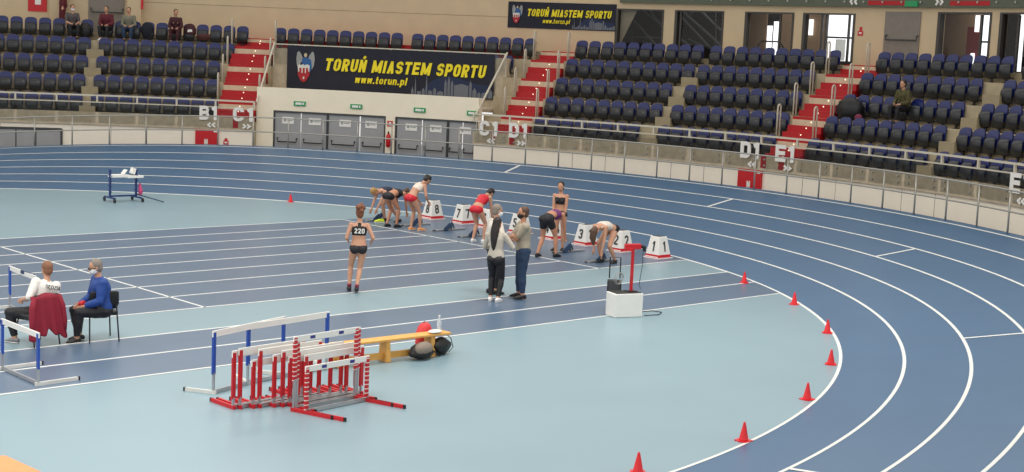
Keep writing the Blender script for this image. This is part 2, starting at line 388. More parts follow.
door(1, 273.6, 326.6, [(274, 300), (300.2, 326)], [(281.5, 293), (308, 320)])
door(2, 327, 384.2, [(327.5, 358.5), (359.2, 384)], [(338.5, 350), (364.5, 376)])
door(3, 395, 446.5, [(395.5, 420.5), (421, 446)], [(404.5, 416), (429, 440.5)])
door(4, 447, 476, [(447.5, 461), (461.5, 475.5)], [(458.5, 470)])
for i, px in enumerate((300, 356.5, 420, 473)):
    z = 2.55; t = xtheta(px, DW, z); s = MB(); ringbox(s, DW-.05, DW, z-.07, z+.09, t+.0085, t-.0085, 1)
    e = tag(s.build('exit_sign', EXITG), 'green exit sign above the grey doors, %s from the left' % ('first', 'second', 'third', 'fourth')[i], 'sign', 'exit signs above the doors')
    q = MB(); ringbox(q, DW-.055, DW-.05, z-.03, z+.05, t+.006, t-.003, 1); ringbox(q, DW-.055, DW-.05, z-.03, z+.05, t-.0042, t-.0065, 1); q.build('pictogram', WHITE, e)
# fire extinguisher and its label on the pillar between the doors
t = xtheta(389.5, DW, 1.4)
fe = thing('fire_extinguisher', 'red fire extinguisher on the pillar between the grey doors', 'fire extinguisher')
b = MB(); p = pol(DW-.13, t, 0); b.tube([p+Vector((0, 0, z)) for z in (1.2, 1.23, 1.58, 1.64, 1.68)], [.05, .085, .085, .06, .025], 12); b.build('cylinder', REDP, fe, True)
b = MB(); b.cyl(p+Vector((0, 0, 1.68)), p+Vector((0, 0, 1.74)), .03); b.bar(p+Vector((0, 0, 1.72)), p+Vector((-.08, -.08, 1.76)), .02, .03); b.build('valve', BLACK, fe)
b = MB(); ringbox(b, DW-.012, DW, 1.3, 1.5, t+.001, t-.001, 1); b.build('bracket', DARKG, fe)
b = MB(); z = 2.02; ringbox(b, DW-.012, DW, z-.1, z+.1, t+.004, t-.004, 1); lab = tag(b.build('extinguisher_label', REDP), 'small red fire label above the extinguisher on the pillar', 'sign')
b = MB(); ringbox(b, DW-.016, DW-.012, z-.06, z+.06, t+.0018, t-.0018, 1); b.build('pictogram', WHITE, lab)
# dark gates in the base wall, left
gt = MB(); t0, t1 = xtheta(-60, 25.07, 1), xtheta(62, 25.07, 1); ringbox(gt, 25.03, 25.068, 0, 1.3, t0, t1)
g = gt.build('door_5', DOORG); struct(g, 'low grey gate in the base wall at far left')
gt = MB(); ringbox(gt, 25.015, 25.03, 1.27, 1.36, t0, t1); ringbox(gt, 25.015, 25.03, 0, 1.33, t1+.002, t1-.001)
for q in (16, 36): tq = xtheta(q, 25.07, 1); ringbox(gt, 25.015, 25.03, 0, 1.3, tq+.0007, tq-.0007)
gt.build('gate_frame', DARKG, g)
# red hydrant cabinets
for n_, (p0, p1, lb) in enumerate(((195.5, 218, 'red fire hydrant cabinet in the base wall under the B1 sign'), (738.5, 761.5, 'red fire hydrant cabinet in the base wall under the D1 sign'))):
    t0, t1 = xtheta(p0, 25.03, 1.2), xtheta(p1, 25.03, 1.2); b = MB(); ringbox(b, 24.98, 25.066, .5, 1.515, t0, t1, .02); c = tag(b.build('hydrant_cabinet', REDP), lb, 'cabinet')
    tm = (t0+t1)/2; strokes('pictogram', 'N', .22, WHITE, wrap(24.975, tm+.003, .95), c)
    b = MB(); ringbox(b, 24.97, 24.98, 1.42, 1.48, t1+.006, t1+.001, 1); b.build('cabinet_sticker', WHITE, c)
for px, z, lb, rr in ((226, 1.12, 'small red fire label on the base wall under the C1 sign', 25.06), ):
    t = xtheta(px, rr, z); b = MB(); b.prism([(-.09, -.12), (.09, -.12), (.09, .02), (.05, .02), (.05, .1), (-.05, .1), (-.05, .02), (-.09, .02)], 0, .01, wrap(rr, t, z)); l = tag(b.build('fire_label', REDP), lb, 'sign')
    b = MB(); b.prism([(-.05, -.08), (.05, -.08), (.05, -.02), (-.05, -.02)], .01, .014, wrap(rr, t, z)); b.build('pictogram', WHITE, l)

# stairs: three small steps per row
def stairs(ta, tb, lb):
    root = struct(bpy.data.objects.new('stairs', None), lb); COL.objects.link(root)
    r, bm_ = MB(), MB(); dots = []
    for i in range(1, 5):
        z = TI[i]; rf = RI[i]+.06; td = .24
        for k in range(2): ringbox(r, rf-td*(2-k), rf+.02, z-.01, z+.2*(k+1), ta, tb); dots.append((rf-td*(2-k), z+.2*(k+1)-.06))
        ringbox(bm_, rf-.01, rf+.06, z+.40, z+.58, ta, tb); ringbox(r, rf-.004, rf+.06, z+.58, z+.664, ta, tb); dots.append((rf-.015, z+.52))
    ringbox(r, RI[5]-.35, 29.12, TI[5], TI[5]+.02, ta, tb); ringbox(r, 28.9, 29.12, TI[5], TOPZ-.13, ta, tb); ringbox(bm_, 29.0, 29.14, TOPZ-.14, TOPZ-.02, ta, tb); ringbox(r, 29.09, WR, TOPZ-.03, TOPZ+.015, ta, tb)
    dots += [(28.89, TI[5]+.14), (28.99, TOPZ-.08)]
    ringbox(r, 25.14, 25.16, TI[1], TI[1]+.02, ta, tb)
    ringbox(r, 25.0, 25.12, 1.6, 1.98, ta-.001, tb+.001)
    r.build('red_steps', RED, root); bm_.build('nosings', STEPB, root)
    lm = mat('step_light', (255, 244, 214), .4, emit=1.2)
    d = MB()
    for rr, z in dots: d.ell(pol(rr, (ta+tb)/2-.003, z), (.022, .022, .022), n=8, m=4)
    d.build('step_lights', lm, root)
stairs(SA, SB+.004, 'red stairs between the B1 and C1 signs'); stairs(DA, DB, 'red stairs by the D1 sign right of the doors'); stairs(EA, EB, 'red stairs above the E1 sign')
for t in AISLES:
    b = MB()
    for i in range(1, 5): ringbox(b, RI[i]-.25, RI[i]+.07, TI[i], TI[i]+.33, t+.011, t-.011)
    struct(b.build('aisle_steps', mat('aisle_concrete', (150, 138, 112), .85)))
# stair hand loops


lp = MB(); pts = [(-.07, 0, 0), (-.07, 0, .93), (-.05, 0, .99), (0, 0, 1.02), (.05, 0, .99), (.07, 0, .93), (.07, 0, 0)]
lp.tube(pts, .024, 8); loop0 = lp.build('stair_handrail', RAILW, None, True); loop0['category'] = 'handrail'; loop0['group'] = 'hooped handrails beside the stairs'
first = True
RN = ['', 'front', 'second', 'third', 'fourth', 'top']
for nm, tl, tr_, ss in (('C1', SA+.003, SB+.003, 'LR'), ('D1', DA-.001, DB-.002, 'LR'), ('E1', EA+.004, EB-.001, 'LR')):
    for side, t in (('left', tl), ('right', tr_)):
        for i in range(2, 6):
            o = loop0 if first else loop0.copy()
            if not first: COL.objects.link(o)
            first = False; o.location = pol(RI[i]-.5, t, TI[i]); o.rotation_euler = (0, 0, t)
            o['label'] = 'hooped cream handrail on the %s side of the %s stairs at the %s row' % (side, nm, RN[i])
# diagonal rails along the open sides of the bay
for t, lb in ((SB-.002, 'slanting cream handrail on the right side of the C1 stairs'), (DBAY-.001, 'slanting cream handrail on the left side of the D1 stairs')):
    b = MB(); a1, a2 = pol(25.15, t, 2.55), pol(27.62, t, 4.66); b.tube([a1, a2], .036, 8)
    h = tag(b.build('slanting_handrail', RAILW), lb, 'handrail')
    for k in (0, 3):
        q = a1.lerp(a2, (k+.1)/3.2); zb = max(TI[j] for j in range(1, 6) if (q-Vector((CX, CY, q.z))).length > RI[j]-.72)
        p_ = MB(); p_.cyl((q.x, q.y, zb), q, .018, 6); p_.build('post', RAILW, h)

# glass balustrade along the front row
def balustrade(t0, t1, lb):
    root = thing('glass_balustrade', lb, 'railing', pol(25.03, (t0+t1)/2, 1.97)); inv = root.location.copy()
    def pp(mb, name, m, par=root, **k):
        mb.v = [tuple(Vector(v)-inv) for v in mb.v]; return mb.build(name, m, par, **k)
    b = MB(); sweep(b, [(25.0, 2.53), (25.06, 2.53), (25.06, 2.585), (25.0, 2.585)], t0, t1); pp(b, 'top_rail', RAILW)
    b = MB(); sweep(b, [(25.01, 2.3), (25.05, 2.3), (25.05, 2.335), (25.01, 2.335)], t0, t1); pp(b, 'lower_rail', RAILW)
    n = int(round(abs(t1-t0)/.0545)); 
    for k in range(n+1):
        t = t0+(t1-t0)*k/n; b = MB(); ringbox(b, 25.0, 25.06, 2.3, 2.55, t+.0012, t-.0012, 1); pp(b, 'post', RAILW)
        if k < n:
            ta, tb_ = t-.002, t0+(t1-t0)*(k+1)/n+.002
            b = MB(); b.add([pol(24.985, ta, 1.6), pol(24.985, tb_, 1.6), pol(24.985, tb_, 2.28), pol(24.985, ta, 2.28)], [(0, 1, 2, 3)]); gp = pp(b, 'glass_panel', GLASS, fix=False)
            if abs(t-.1) < .9:
                for tt in (ta-.006, tb_+.006):
                    for zz in (1.68, 1.86): b = MB(); b.cyl(pol(24.96, tt, zz), pol(25.0, tt, zz), .03, 8); pp(b, 'clamp', STEEL, gp)
balustrade(TL, SB, 'glass balustrade with cream rails below the left seating blocks')
balustrade(DBAY, TRR, 'glass balustrade with cream rails below the right seating blocks')
# block signs on the balustrade
def blocksign(px0, px1, txt, arrow, z, lb, backing=False):
    r = 24.95; t0 = xtheta(px0, r, z); t1 = xtheta(px1, r, z); wd = (t0-t1)*r
    z -= .13; o = strokes('block_sign', txt, .5, WHITE, wrap(r, t0, z), None, w=.72, t=.23, gap=.1, width=wd, thick=.02); tag(o, lb, 'sign', 'block signs on the glass balustrades')
    strokes('arrow', arrow, .24, WHITE, wrap(r, t0-wd*(.45 if arrow == '<<' else .5)/r, z-.27), o, w=.7, t=.24, gap=.02, width=.3, thick=.02)
blocksign(199.5, 216.5, 'B1', '<<', 1.98, 'white B1 block sign on the glass left of the C1 stairs')
blocksign(233, 252.5, 'C1', '>>', 1.98, 'white C1 sign with right arrows at the red stairs left of the doors')
blocksign(479.5, 497, 'C1', '<<', 1.98, 'white C1 sign with left arrows just right of the grey doors')
blocksign(509, 526.5, 'D1', '>>', 1.98, 'white D1 sign with right arrows below the middle red stairs')
blocksign(740.5, 758.5, 'D1', '<<', 1.98, 'white D1 sign with left arrows above the red cabinet')
blocksign(775.5, 793.5, 'E1', '>>', 1.98, 'white E1 sign with right arrows below the right red stairs')
blocksign(1010, 1028.5, 'E1', '<<', 1.98, 'white E1 sign with left arrows at the right picture edge')

# track fence
fc = thing('track_fence', 'steel tube fence with two rails along the outer track edge', 'fence', pol(23.24, .3, 1.1)); inv = fc.location.copy()
def fz(t): return tz(6.2, t)
FT = [-.491+.05304*k for k in range(-9, 35)]
for zz, nm in ((.985, 'top_rail'), (.5, 'middle_rail')):
    b = MB(); b.tube([pol(23.24, t, fz(t)+zz)-inv for t in [FT[0]+(FT[-1]-FT[0])*i/90 for i in range(91)]], .021, 8); b.build(nm, STEEL, fc, True)
for t in FT:
    b = MB(); b.cyl(pol(23.24, t, fz(t))-inv, pol(23.24, t, fz(t)+.985)-inv, .024, 8); b.build('post', STEEL, fc, True)

# ------------------------------------------------------------------ upper wall with openings
def wth(px): return xtheta(px, WR, 5.8)
ops = [('w', 616.5, 662.5, 6.42), ('w', 675.5, 722.5, 6.42), ('w', 745.5, 792.5, 6.42), ('w', 803.5, 853.5, 6.42), ('d', 884.5, 920, 6.5), ('w', 938, 989.5, 6.5), ('w', 1000, 1050, 6.5)]
uw = MB(); cur = TL
for k, a, b_, zt in ops:
    ta, tb = wth(a), wth(b_); ringbox(uw, WR, WR+.3, TOPZ-.1, ROOFZ, cur, ta); ringbox(uw, WR, WR+.3, zt, ROOFZ, ta, tb); cur = tb
ringbox(uw, WR, WR+.3, TOPZ-.1, ROOFZ, cur, TRR)
ringbox(uw, WR+.02, WR+.3, ROOFZ, 9.5, TL, wth(620))
struct(uw.build('wall_upper', UPPER))
b = MB()
for a, c in ((wth(125), wth(508)),): ringbox(b, WR-.006, WR, 5.98, 5.992, a, c)
struct(b.build('trim_wall_joint', mat('joint', (132, 112, 86), .8)))
b = MB(); ringbox(b, WR-.12, WR+.5, ROOFZ, ROOFZ+.9, wth(620), TRR); struct(b.build('trim_gallery_front', GREENB))
b = MB()
for px in range(636, 1030, 19):
    t = wth(px)
    for dz in (.0, ): b.cyl(pol(WR-.16, t, ROOFZ+.16), pol(WR-.12, t, ROOFZ+.16), .035, 8)
struct(b.build('trim_gallery_fixings', STEEL))
b = MB(); ringbox(b, WR-.13, WR-.12, ROOFZ+.06, ROOFZ+.2, wth(868), wth(906)); ringbox(b, WR-.13, WR-.12, ROOFZ+.06, ROOFZ+.2, wth(950), wth(990)); struct(b.build('trim_gallery_red', RED))
for px, lb in ((850, 'white left arrows on the green gallery front'), (936, 'white right arrows on the green gallery front')):
    tag(strokes('gallery_arrow', '<<' if px < 900 else '>>', .3, WHITE, wrap(WR-.14, wth(px), ROOFZ+.04), None, t=.22), lb, 'sign', 'arrows on the gallery front')
# foyer behind the openings
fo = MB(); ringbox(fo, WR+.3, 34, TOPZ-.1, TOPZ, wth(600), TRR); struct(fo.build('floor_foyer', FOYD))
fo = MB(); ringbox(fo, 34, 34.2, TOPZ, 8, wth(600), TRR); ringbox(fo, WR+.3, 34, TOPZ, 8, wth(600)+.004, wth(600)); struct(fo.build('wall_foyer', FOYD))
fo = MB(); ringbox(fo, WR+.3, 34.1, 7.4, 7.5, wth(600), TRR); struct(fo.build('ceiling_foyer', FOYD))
fo = MB(); [ringbox(fo, r_, r_+.08, TOPZ, 7.4, xtheta(a_, r_, 5.8), xtheta(c_, r_, 5.8)) for a_, c_, r_ in ((780, 795, 31.2), (800, 826, 31.4), (742, 766, 31.0), (930, 980, 31.3))]; struct(fo.build('wall_foyer_partition', FOY))
for px_ in (690, 770, 830, 960):
    q_ = pol(30.8, wth(px_), 7.2); l_ = lamp(q_.x, q_.y, q_.z, .8, .8, 9)  # unseen fill lamps added to brighten the foyer, not lamps of the hall roof
def pane(px0, px1, z0, z1, r=33.9, nm='window_1', m=DAY):
    b = MB(); ringbox(b, r, r+.03, z0, z1, xtheta(px0, r, 5.8), xtheta(px1, r, 5.8)); return struct(b.build(nm, m))
pane(767, 772, 5.0, 6.0, 31.3, 'window_1'); pane(773.5, 778, 5.0, 6.15, 31.3, 'window_2')
pane(807, 812.5, 5.72, 6.25, 31.3, 'window_3')
w4 = pane(826.5, 853, 4.85, 6.42, 30.5, 'window_4')
b = MB()
for px in (826.5, 848.5, 853.2): t = xtheta(px, 30.42, 5.8); ringbox(b, 30.4, 30.46, TOPZ, 6.45, t+.0012, t-.0012)
ringbox(b, 30.4, 30.46, 5.62, 5.68, xtheta(826, 30.4, 5.8), xtheta(853, 30.4, 5.8)); ringbox(b, 30.4, 30.46, TOPZ+.03, TOPZ+.12, xtheta(826, 30.4, 5.8), xtheta(853, 30.4, 5.8)); b.build('window_frame', FRAME, w4)
b = MB(); ringbox(b, 30.47, 30.49, 4.9, 5.6, xtheta(835, 30.4, 5.8), xtheta(845, 30.4, 5.8)); b.build('frosted_band', mat('frost', (206, 208, 204), .6, emit=.35), w4)
w5 = pane(981, 989, 4.95, 6.45, 30.9, 'window_5'); b = MB(); ringbox(b, 30.85, 30.9, 5.62, 5.68, xtheta(980, 30.9, 5.8), xtheta(990, 30.9, 5.8)); b.build('window_frame', FRAME, w5)
pane(974, 978, 5.95, 6.45, 31.0, 'window_6'); pane(972, 975.5, 4.9, 5.3, 31.0, 'window_7'); pane(1019, 1023, 4.8, 6.5, 30.9, 'window_8')
b = MB(); ringbox(b, 31.05, 31.12, 5.1, 6.1, xtheta(966, 31, 5.8), xtheta(980, 31, 5.8)); struct(b.build('trim_foyer_red', mat('foyer_red', (110, 20, 24), .7)))
# opening frames and mullions
b = MB()
for k, a, c, zt in ops:
    if k == 'w':
        for px, hw in ((a, .0016), (c, .0012)): t = wth(px); ringbox(b, WR-.02, WR+.2, TOPZ, zt, t+hw, t-hw)
        ringbox(b, WR-.02, WR+.2, zt-.05, zt, wth(a), wth(c))
for px in (679.5, 778.5, 820.5, 824.5, 979, 1016): t = wth(px); ringbox(b, WR+.05, WR+.12, TOPZ, 6.42, t+.0011, t-.0011)
struct(b.build('trim_opening_frames', FRAME))
gl = MB()
for k, a, c, zt in ops:
    if k == 'w': ta, tb = wth(a), wth(c); gl.add([pol(WR+.1, ta, TOPZ), pol(WR+.1, tb, TOPZ), pol(WR+.1, tb, zt), pol(WR+.1, ta, zt)], [(0, 1, 2, 3)])
struct(gl.build('window_9', GLASS, fix=False), 'clear glazing of the foyer openings')
# steel stairs and struts inside the foyer (first two openings)
b = MB()
def fp(px, z, r=31.4): return pol(r, xtheta(px, r, z), z)
for a, c in (((626, 6.35), (664, 4.9)), ((676, 6.45), (715, 5.0)), ((682, 6.45), (722, 5.25)), ((640, 6.5), (690, 5.2)), ((700, 6.5), (724, 5.7)), ((650, 6.45), (664, 5.8))): b.bar(fp(*a), fp(*c), .05, .12)
for a, c in (((624, 5.45), (662, 5.45)), ((652, 4.8), (652, 5.5)), ((632, 4.8), (632, 5.45)), ((696, 4.8), (696, 5.3)), ((716, 4.8), (716, 6.45)), ((688, 5.45), (712, 5.1)), ((690, 6.3), (696, 6.5))): b.bar(fp(*a), fp(*c), .035, .035)
struct(b.build('foyer_staircase', mat('foyer_steel', (88, 90, 92), .5)), 'steel staircase seen through the foyer openings')
b = MB(); b.add([fp(617, 6.45, 30.25), fp(638, 6.42, 30.25), fp(617.5, 4.95, 30.25)], [(0, 1, 2)]); b.add([fp(617, 6.45, 30.28), fp(638, 6.42, 30.28), fp(617.5, 4.95, 30.28)], [(0, 2, 1)])
tag(b.build('hanging_sheet', mat('sheet', (160, 148, 124), .8), fix=False), 'grey sheet hanging across the foyer opening beside the small banner', 'sheet')
b = MB(); b.tube([fp(754, 4.77, 30.7), fp(758, 5.3, 30.7), fp(762, 5.45, 30.7), fp(780, 5.45, 30.7), fp(784, 5.2, 30.7), fp(785, 4.77, 30.7)], .03, 6)
struct(b.build('trim_foyer_rail', BLACK))
# upper doors
def udoor(n, p0, p1, zt, zb, lb):
    d = bpy.data.objects.new('door_%d' % n, None); COL.objects.link(d); struct(d, lb)
    b = MB(); ringbox(b, WR-.03, WR+.05, TOPZ, zt, wth(p0), wth(p1)); lf = b.build('door_leaf', mat('upper_door_grey', (128, 120, 110), .55), d)
    b = MB(); ta, tb = wth(p0+3), wth(p1-1.5); b.tube([pol(WR-.03, ta, zb+.15), pol(WR-.1, ta, zb+.12), pol(WR-.1, ta, zb), pol(WR-.1, tb, zb), pol(WR-.1, tb, zb+.12), pol(WR-.03, tb, zb+.15)], .022, 6); b.build('panic_bar', DARKG, lf)
udoor(6, 884.5, 920, 6.5, 5.62, 'grey upper door right of the bright foyer window')
udoor(7, 88.5, 124.5, 7.0, 5.53, 'grey upper door behind the top row at left')
b = MB(); ringbox(b, WR-.25, WR, TOPZ, 7.5, wth(50), wth(62)); ringbox(b, WR-.3, WR, TOPZ, 7.5, wth(128), wth(142)); struct(b.build('trim_pilasters', UPPER))
t = wth(47.5); b = MB(); ringbox(b, WR-.03, WR, 5.44, 6.4, wth(28), wth(47), 1); s = tag(b.build('wall_sign', REDP), 'red square sign on the upper wall at far left', 'sign')
b = MB(); ringbox(b, WR-.035, WR-.03, 5.7, 5.9, wth(35), wth(41), 1); b.build('pictogram', WHITE, s)
b = MB(); ringbox(b, WR-.34, WR-.3, 5.7, 7.0, wth(142), wth(144.5), 1); tag(b.build('wall_sign', REDP), 'narrow red sign edge on the wall beside the upper door', 'sign')
t = wth(860.5); b = MB(); b.prism([(-.1, -.14), (.1, -.14), (.1, .0), (.05, .02), (.06, .14), (-.04, .14), (-.04, .02), (-.1, 0)], 0, .012, wrap(WR, t, 5.86)); b = tag(b.build('fire_label', REDP), 'small red fire label on the upper wall right of the bright window', 'sign')
q = MB(); q.prism([(-.05, -.08), (.05, -.08), (.05, -.03), (-.05, -.03)], .012, .016, wrap(WR, t, 5.86)); q.build('pictogram', WHITE, b)
b = MB(); t = wth(912); ringbox(b, WR-.17, WR-.12, ROOFZ+.02, ROOFZ+.2, t+.008, t-.008, 1); s = tag(b.build('exit_sign', EXITG), 'green exit sign over the upper grey door', 'sign')

# ------------------------------------------------------------------ banners
def crest(fn, s, par):
    b = MB()
    for sg in (-1, 1):
        wing = [(.1, .42), (.2, .72), (.36, .95), (.46, .86), (.5, .55), (.46, .2), (.36, .0), (.3, .1), (.26, .34)]
        b.prism([(x*sg*s, y*s) for x, y in wing], .002, .006, fn)
    b.build('crest_wings', GREYW, par)
    b = MB(); b.prism([(x*s, y*s) for x, y in ((-.16, .2), (-.2, .5), (-.1, .62), (.1, .62), (.3, .5), (.36, .1), (.2, -.3), (-.1, -.2))], .006, .01, fn); b.build('crest_robe', mat('crest_blue', (44, 92, 150), .7), par)
    b = MB(); b.prism([(.085*s*cos(a*pi/6), (.74+.11*sin(a*pi/6))*s) for a in range(12)], .006, .012, fn); b.build('crest_head', mat('crest_skin', (196, 180, 150), .7), par)
    b = MB(); b.prism([(x*s, y*s) for x, y in ((-.4, .2), (.22, .2), (.24, -.3), (.05, -.62), (-.08, -.7), (-.25, -.6), (-.4, -.3))], .01, .014, fn); b.build('crest_gate', mat('crest_red', (170, 36, 44), .7), par)
    b = MB(); poly = [(-.42, .2), (-.3, .26), (-.28, .2), (-.1, .26), (-.05, .2), (.1, .26), (.24, .2), (.22, -.12), (.16, -.12), (.16, .06), (.04, .06), (.04, -.2), (-.02, -.2), (-.02, .06), (-.14, .06), (-.14, -.2), (-.2, -.2), (-.2, .06), (-.32, .06), (-.32, -.15), (-.38, -.15)]
    b.prism([(x*s, y*s) for x, y in poly], .014, .018, fn)
    b.prism([(x*s, y*s) for x, y in ((-.12, -.4), (-.04, -.4), (-.04, -.52), (-.12, -.52))], .014, .018, fn); b.build('crest_towers', mat('crest_white', (214, 214, 206), .7), par)
def banner(p0, p1, r, z0, z1, lb, k, sag=0):
    zc = (z0+z1)/2; t0, t1 = xtheta(p0, r, zc), xtheta(p1, r, zc); W = (t0-t1)*r; fn = wrap(r, t0, z0); H = z1-z0
    b = MB(); n = 40; vs = []
    for i in range(n+1):
        u = W*i/n; wv = .012*sin(i*1.7); e = sag*abs(sin(i*pi/n*5))
        vs += [fn(u, 0, wv), fn(u, H-e, wv), fn(u, 0, wv-.01), fn(u, H-e, wv-.01)]
    fs = []
    for i in range(n): a = 4*i; c = a+4; fs += [(a, c, c+1, a+1), (a+2, a+3, c+3, c+2), (a+1, c+1, c+3, a+3), (a, a+2, c+2, c)]
    fs += [(0, 1, 3, 2), (4*n, 4*n+2, 4*n+3, 4*n+1)]
    b.add(vs, fs); o = tag(b.build('banner', NAVY), lb, 'banner')
    f2 = wrap(r-.03, t0, z0)
    strokes('slogan', 'TORUŃ MIASTEM SPORTU', H*.28, YEL, lambda u, v, w_: f2(u+W*.178, v+H*.46, w_), o, shear=.2, t=.22, gap=.13, w=.58, width=W*.775)
    strokes('web_address', 'www.torun.pl', H*.17, YEL, lambda u, v, w_: f2(u+W*.325, v+H*.21, w_), o, shear=.2, t=.2, gap=.14, width=W*.25)
    crest(wrap(r-.02, t0-W*.088/r, z0+H*.47), H*.43, o)
    b = MB(); hh = [.05, .16, .3, .4, .45, .46, .44, .4, .36, .32, .3, .3]
    for q_ in range(11): b.prism([(W*(.62+.0334*q_), .02), (W*(.62+.0334*(q_+1)), .02), (W*(.62+.0334*(q_+1)), H*hh[q_+1]), (W*(.62+.0334*q_), H*hh[q_])], .0, .004, wrap(r-.015, t0, z0))
    b.build('sky_patch', NAVY2, o)
    b = MB(); f3 = wrap(r-.022, t0, z0); random.seed(3)
    def bl(x, w_, h, roof=0):
        pts = [(W*x, .03), (W*(x+w_), .03), (W*(x+w_), H*h)]+([(W*(x+w_/2), H*(h+roof))] if roof else [])+[(W*x, H*h)]; b.prism(pts, 0, .004, f3)
    x = .6
    for w_, h, rf in ((.012, .1, .1), (.008, .14, .28), (.02, .1, 0), (.014, .12, .06), (.008, .16, .42), (.02, .1, .04), (.016, .14, .06), (.03, .1, .03), (.012, .3, .1), (.012, .34, .14), (.012, .3, .08), (.07, .27, .04), (.012, .3, .1), (.02, .16, .08), (.016, .1, .05), (.03, .12, .03), (.02, .16, .05)):
        bl(x, w_, h, rf); x += w_+.004
    b.build('skyline', SKYL, o)
    return o, t0, t1
BR = 27.6
bo, bt0, bt1 = banner(287, 494, BR, 2.98, 4.6, 'large navy banner with yellow slogan and city crest below the top row', 1.0, .02)
bo2, _, _ = banner(508, 616, WR-.03, 5.6, 6.56, 'small navy banner with yellow slogan high on the upper wall', .6)
# rail and glass on the balcony front
brl = thing('balcony_railing', 'cream balcony rail above the large navy banner', 'railing', pol(27.66, .58, TI[5])); inv = brl.location.copy()
b = MB(); sweep(b, [(27.64, 4.6), (27.68, 4.6), (27.68, 4.64), (27.64, 4.64)], SB, DBAY); b.v = [tuple(Vector(v)-inv) for v in b.v]; b.build('top_rail', RAILW, brl)
for k in range(9):
    t = SB-.003+(DBAY-SB+.006)*k/8; b = MB(); ringbox(b, 27.64, 27.68, 4.1, 4.62, t+.0007, t-.0007, 1); b.v = [tuple(Vector(v)-inv) for v in b.v]; b.build('post', RAILW, brl)
for ta, tb in ((SB-.002, bt0), (bt1, DBAY+.002)):
    b = MB(); b.add([pol(27.64, ta, 3.9), pol(27.64, tb, 3.9), pol(27.64, tb, 4.58), pol(27.64, ta, 4.58)], [(0, 1, 2, 3)]); b.v = [tuple(Vector(v)-inv) for v in b.v]; b.build('glass_panel', GLASS, brl, fix=False)

# ------------------------------------------------------------------ stadium seats
def make_seat():
    root = thing('stadium_seat', '', 'seat', group='folding seats of the stand')
    # local: +x away from the infield, seat faces -x, base on the tread
    b = MB(); n = 14; W, z0, z1, th, ah = .44, .3, .765, .035, .17
    outl = [(-W/2, z0), (W/2, z0)]
    for i in range(n+1): a = pi*i/n; c_ = cos(a); outl.append((W/2*math.copysign(abs(c_)**.75, c_), z1-ah+ah*sin(a)**.8))
    vs = []
    for d in (0, th):
        for u, v in outl: vs.append((-.05+.05*(1-(2*u/W)**2)-.06+(v-z0)*.14+d, u, v))
    k = len(outl); b.add(vs, [tuple(range(k)), tuple(range(2*k-1, k-1, -1))]+[(i, i+k, (i+1) % k+k, (i+1) % k) for i in range(k)])
    b.build('backrest', SEATB, root, smooth=False)
    b = MB(); b.tube([(-.11, 0, .12), (-.15, 0, .15), (-.175, 0, .3), (-.165, 0, .46), (-.12, 0, .55)], [(.02, .17), (.04, .2), (.055, .215), (.05, .205), (.02, .17)], 14, up=(1, 0, 0)); b.build('folded_seat', SEATK, root, True)
    b = MB(); b.box((-.09, 0, .15), (.07, .5, .05)); b.box((-.09, 0, .065), (.05, .06, .13)); b.box((-.1, 0, .01), (.14, .1, .02)); b.build('support', SEATK, root)
    return root
seat0 = make_seat(); sfirst = True
ORD = ['first', 'second', 'third', 'fourth', 'fifth', 'sixth', 'seventh', 'eighth', 'ninth', 'tenth', 'eleventh', 'twelfth', 'thirteenth']
RW = ['', 'front row', 'second row', 'third row', 'fourth row', 'top row']
SEATS = {}
def place(i, t, lb, key):
    global sfirst
    loc = pol(RI[i]+.04, t, TI[i])
    if sfirst: seat0.location = loc; seat0.rotation_euler = (0, 0, t); seat0['label'] = lb; s = seat0; sfirst = False
    else: s = copy_tree(seat0, loc, t, lb)
    SEATS[key] = s
for i in range(1, 6):
    dt = .506/RI[i]; r = RI[i]
    for nm, st, sg, lim in (('left of the far left aisle', AISLES[0]+.40/r, 1, 1.15), ('right of the far left aisle', AISLES[0]-.33/r, -1, .812),
                            ('right of the D1 stairs', DB-.36/r, -1, AISLES[1]+.35/r), ('right of the aisle above the middle', AISLES[1]-.40/r, -1, -.001),
                            ('right of the E1 stairs', EB-.27/r, -1, AISLES[2]+.33/r), ('right of the far right aisle', AISLES[2]-.43/r, -1, -.375)):
        t = st; k = 0
        while (t-lim)*sg <= 1e-3 and k < 12:
            place(i, t, 'blue black folding seat, %s, %s %s' % (RW[i], ORD[k], nm), (i, nm, k)); t += sg*dt; k += 1
        if i == 5 and nm == 'right of the far left aisle': place(5, t, 'blue black folding seat, top row, nearest the head of the C1 stairs', (5, 'x', 0))
for i_, n_ in ((4, 'fourth'), (5, 'top')): place(i_, DB-.36/RI[i_]-.506/RI[i_]*9, 'blue black folding seat, %s row, tenth right of the D1 stairs' % n_, (i_, 'd10', 0))
for k in range(2): place(4, .448-.019*k, 'blue black folding seat, fourth row, %s one left of the D1 stairs' % ('outer', 'inner')[k], (4, 'l', k))
for k in range(10): place(5, .7483-.01742*k, 'blue black folding seat, top row, %s seat from the left above the large banner' % ORD[k], (5, 'c', k))
for k in range(10): place(5, .5638-.0171*k, 'blue black folding seat, top row, %s right of the gap above the banner' % ORD[k], (5, 'c2', k))

